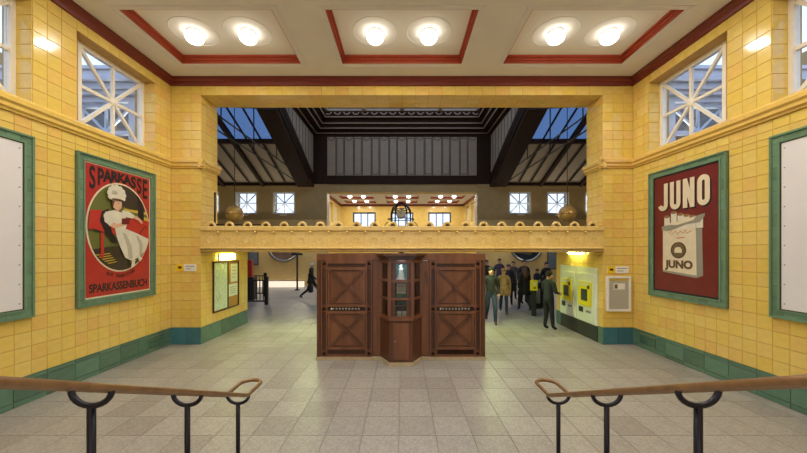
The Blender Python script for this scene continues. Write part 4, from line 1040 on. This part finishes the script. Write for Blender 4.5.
# ------------------------------------------------------------------ people
def person(label, loc, rz, height, top, legs, shoe, hair, pose='walk', long_hair=False, coat=0, cap=None, bag=None, group='travellers in the hall'):
    s = height/1.75
    o = thing('person', label, 'person', loc, rz, group)
    W_ = {'walk': dict(kl=(.1, -.2, .52), al=(.1, -.22, .1), kr=(-.1, .06, .5), ar=(-.1, .34, .16), el=(.25, .13, 1.14), hl=(.25, .02, .92), er=(-.25, -.06, 1.13), hr=(-.24, -.2, .95)),
          'stride': dict(kl=(.1, -.28, .55), al=(.1, -.42, .1), kr=(-.1, .14, .5), ar=(-.1, .52, .2), el=(.24, .18, 1.14), hl=(.24, .1, .92), er=(-.25, -.12, 1.13), hr=(-.24, -.3, 1.0)),
          'stand': dict(kl=(.1, -.02, .5), al=(.11, .02, .09), kr=(-.1, -.02, .5), ar=(-.11, .02, .09), el=(.25, .04, 1.14), hl=(.26, -.06, .9), er=(-.25, .04, 1.14), hr=(-.26, -.06, .9)),
          'reach': dict(kl=(.1, -.02, .5), al=(.11, .04, .09), kr=(-.1, -.03, .5), ar=(-.11, -.06, .09), el=(.24, -.04, 1.16), hl=(.16, -.28, 1.14), er=(-.24, -.04, 1.15), hr=(-.16, -.26, 1.1))}[pose]
    J = {'pel': (0, 0, .96), 'wst': (0, 0, 1.1), 'chs': (0, -.005, 1.32), 'nkb': (0, 0, 1.47), 'nk': (0, -.012, 1.54), 'hd': (0, -.02, 1.6),
         'hpl': (.09, 0, .92), 'hpr': (-.09, 0, .92), 'shl': (.175, 0, 1.42), 'shr': (-.175, 0, 1.42)}
    J.update(W_)
    for d in ('l', 'r'):
        a = J['a'+d]; J['t'+d] = (a[0], a[1]-.15, max(.045, a[2]-.06)); w = J['h'+d]; e_ = J['e'+d]
        v = (Vector(w)-Vector(e_)).normalized(); J['p'+d] = tuple(Vector(w)+v*.08)
    E = [('pel', 'wst', 't'), ('wst', 'chs', 't'), ('chs', 'nkb', 't'), ('nkb', 'nk', 's'), ('nk', 'hd', 's')]
    for d in ('l', 'r'):
        E += [('pel', 'hp'+d, 'l'), ('hp'+d, 'k'+d, 'l'), ('k'+d, 'a'+d, 'l'), ('a'+d, 't'+d, 'f'), ('nkb', 'sh'+d, 't'), ('sh'+d, 'e'+d, 't'), ('e'+d, 'h'+d, 't'), ('h'+d, 'p'+d, 's')]
    R = {'pel': (.155, .115), 'wst': (.15, .11), 'chs': (.17, .12), 'nkb': (.10, .085), 'nk': (.055, .055), 'hd': (.06, .065), 'hp': (.1, .1), 'k': (.07, .07), 'a': (.048, .05), 't': (.04, .035), 'sh': (.085, .085), 'e': (.058, .058), 'h': (.034, .034), 'p': (.036, .022)}
    names = list(J); idx = {n: i for i, n in enumerate(names)}
    me = bpy.data.meshes.new('sk'); me.from_pydata([J[n] for n in names], [(idx[a], idx[b]) for a, b, _ in E], [])
    tmp = bpy.data.objects.new('sk', me); COL.objects.link(tmp)
    sm = tmp.modifiers.new('skin', 'SKIN'); sm.use_smooth_shade = True
    for i, n in enumerate(names):
        sv = me.skin_vertices[0].data[i]; sv.radius = R.get(n) or R.get(n[:-1]); sv.use_root = (n == 'pel')
    ss = tmp.modifiers.new('sub', 'SUBSURF'); ss.levels = 1; ss.render_levels = 1
    dg = bpy.context.evaluated_depsgraph_get(); dg.update()
    bm_ = bmesh.new(); m2 = bpy.data.meshes.new_from_object(tmp.evaluated_get(dg)); bm_.from_mesh(m2); bpy.data.objects.remove(tmp)
    def near(c):
        best, bt = 9e9, 't'
        for a, b, tg in E:
            p, q = Vector(J[a]), Vector(J[b]); d = q-p; t = max(0, min(1, (c-p).dot(d)/d.length_squared)); dist = (c-(p+d*t)).length
            ra = (R.get(a) or R.get(a[:-1]))[0]*(1-t)+(R.get(b) or R.get(b[:-1]))[0]*t
            if dist-ra*.6 < best: best, bt = dist-ra*.6, tg
        return bt
    mi = {'t': 0, 'l': 1, 's': 2, 'f': 3}
    for f in bm_.faces: f.material_index = mi[near(f.calc_center_median())]; f.smooth = True
    hx = MB(); hx.ball((0, -.03, 1.645), .078, .095, .118, 14, 10)            # skull
    hx.tube([(0, -.118, 1.665), (0, -.142, 1.63), (0, -.12, 1.622)], [.008, .017, .01], 6)   # nose
    for x in (-.08, .08): hx.ball((x, -.02, 1.64), .012, .022, .032, 6, 5)
    for d in ('l', 'r'):                                                       # fingers
        p, h = Vector(J['p'+d]), Vector(J['h'+d]); v = (p-h).normalized(); sd = v.cross(Vector((1, 0, 0)))
        if sd.length < .1: sd = Vector((0, 1, 0))
        sd.normalize()
        for k_, L_ in enumerate((.07, .08, .075, .055)):
            b0 = p+sd*(.03-.02*k_); q1 = b0+v*L_*.6; q2 = q1+(v*.6+Vector((0, -.5, 0))).normalized()*L_*.5
            hx.tube([b0-v*.02, q1, q2], [.01, .009, .007], 5)
        b0 = h+v*.03+sd*.03; hx.tube([b0, b0+sd*.03+v*.02, b0+sd*.035+v*.05], [.011, .01, .008], 5)
    n0 = len(bm_.faces)
    hm_ = hx.mesh('h', 'skin', True); bm_.from_mesh(hm_)
    bm_.faces.ensure_lookup_table()
    for f in bm_.faces[n0:]: f.material_index = 2; f.smooth = True
    fm_ = bpy.data.meshes.new('body'); bm_.to_mesh(fm_); bm_.free()
    for n in (top, legs, 'skin', shoe): fm_.materials.append(MATS[n])
    Sm = Matrix.Diagonal((s, s, s, 1))
    bo = link('body', fm_, o, Sm)
    for x in (-.03, .03): MB().ball((x, -.113, 1.655), .011, .007, .008, 6, 5).build('eye', 'ink', bo)
    MB().box(-.022, .022, -.119, -.112, 1.588, 1.594).build('mouth', 'p_maroon', bo)
    # hair: cap of the skull with a fringe, longer strands if worn long
    hb = MB(); n = 14
    for i in range(7):
        t0, t1 = PI*.5*i/6.0, 0
    prof = [(.0001, .128), (.05, .118), (.078, .085), (.09, .04), (.09, -.0), (.085, -.06 if long_hair else -.035)]
    pts = []
    for r, h in prof:
        for j in range(n):
            a = 2*PI*j/n; back = math.sin(a)
            zz = h if (back > -.35 or h > .03) else max(h, .05)
            pts.append((r*math.cos(a), -.02+r*1.16*math.sin(a)*1.0, 1.652+zz))
    f_ = []
    for i in range(len(prof)-1):
        for j in range(n):
            q = (j+1) % n; f_.append((i*n+j, i*n+q, (i+1)*n+q, (i+1)*n+j))
    hb.v, hb.f = pts, f_
    if long_hair:
        hb.tube([(0, .06, 1.68), (0, .09, 1.56), (0, .125, 1.42), (0, .13, 1.26)], [.07, .1, .115, .05], 10)
    hb.build('hair', hair, o, Sm, True)
    if coat:
        prof = [(.27, .96-coat), (.235, .96-coat*.45), (.2, .98), (.19, 1.12)]
        c = MB().lathe(prof, (0, 0, 0), seg=18); c.v = [(x, y*.78, z_) for x, y, z_ in c.v]; c.build('coat_skirt', top, o, Sm, True)
        MB().bar((0, -.155, .98), (0, -.2, .96-coat), .02, .01, (0, 1, 0)).build('coat_front_edge', 'c_brown', o, Sm)
    MB().tube([(.085*math.cos(i*PI/8), -.005+.08*math.sin(i*PI/8), 1.49) for i in range(16)], .03, 6, closed=True).build('collar', top, o, Sm, True)
    if cap: MB().lathe([(.098, -.02), (.104, .02), (.09, .075), (.05, .105)], (0, -.02, 1.68), seg=16).build('cap', cap, o, Sm, True)
    if bag:
        b_ = thing('shoulder_bag', bag[0], 'bag', tuple(Vector(loc)+Vector(bag[1])), rz, 'bags of the travellers')
        MB().prism([(-.16, -.07, 0), (.16, -.07, 0), (.16, .07, 0), (-.16, .07, 0)], (0, 0, .3)).build('body', bag[2], b_)
        MB().tube([(-.13, 0, .28), (-.1, 0, .48), (0, 0, .54), (.1, 0, .48), (.13, 0, .28)], .012, 6).build('strap', bag[2], b_)
    return o
D = .979
person('person in a dark green jacket and blue jeans walking towards the camera beside the kiosk', (2.65, 9.78, 0), -.1, 1.67, 'c_green', 'c_jeans', 'c_brown', 'hair_dark', 'walk', cap='c_black')
person('person in a tan coat and jeans walking towards the camera', (3.5, 11.3, 0), -.25, 1.54, 'c_tan', 'c_jeans', 'c_grey', 'hair_brown', 'walk', coat=.22, cap='c_tan')
person('person in dark clothes with a pale head scarf behind the tan coat', (4.32, 13.3, 0), -.2, 1.6, 'c_navy', 'c_black', 'c_black', 'hair_dark', 'walk', coat=.2, cap='c_purple')
person('person in a grey jacket partly hidden behind the long-haired person', (4.95, 14.6, 0), 0, 1.68, 'c_grey', 'c_navy', 'c_black', 'hair_brown', 'stand')
person('person with long brown hair and a black coat walking away from the camera', (4.38, 11.75, 0), PI+.1, 1.62, 'c_black', 'c_black', 'c_black', 'hair_brown', 'walk', long_hair=True, coat=.3, bag=('black shoulder bag beside the long-haired person', (-.5, .0, .72), 'c_black'))
person('tall person in a navy coat seen above the long-haired person', (4.98, 13.4, 0), .2, 1.78, 'c_navy', 'c_black', 'c_black', 'hair_dark', 'stand', coat=.2)
person('person in a purple-grey jacket far back between the two nearest walkers', (4.72, 15.9, 0), 0, 1.76, 'c_purple', 'c_navy', 'c_black', 'hair_dark', 'stand')
person('person in black far back just beside the right edge of the kiosk', (3.75, 14.6, 0), .1, 1.74, 'c_black', 'c_black', 'c_black', 'hair_dark', 'stand')
person('person in a slate jacket and dark cap using the far ticket machine', (4.03, 9.02, 0), PI*.62, 1.6, 'c_slate', 'c_black', 'c_black', 'hair_dark', 'reach', cap='c_green')
person('person in a dark coat standing behind the barrier cabinets', (5.98, 13.6, 0), .3, 1.68, 'c_black', 'c_black', 'c_black', 'hair_dark', 'stand', coat=.3)
person('person in dark clothes with a hood bending at the barrier cabinets', (6.05, 14.7, 0), .4, 1.34, 'c_slate', 'c_black', 'c_black', 'hair_dark', 'reach', cap='c_slate')
person('white-haired person in black striding past the left of the kiosk', (-3.98, 14.4, 0), PI*.5+.05, 1.62, 'c_black', 'c_black', 'c_black', 'hair_white', 'stride', coat=.15, bag=('black bag carried by the striding white-haired person', (.1, -.42, .4), 'c_black'))
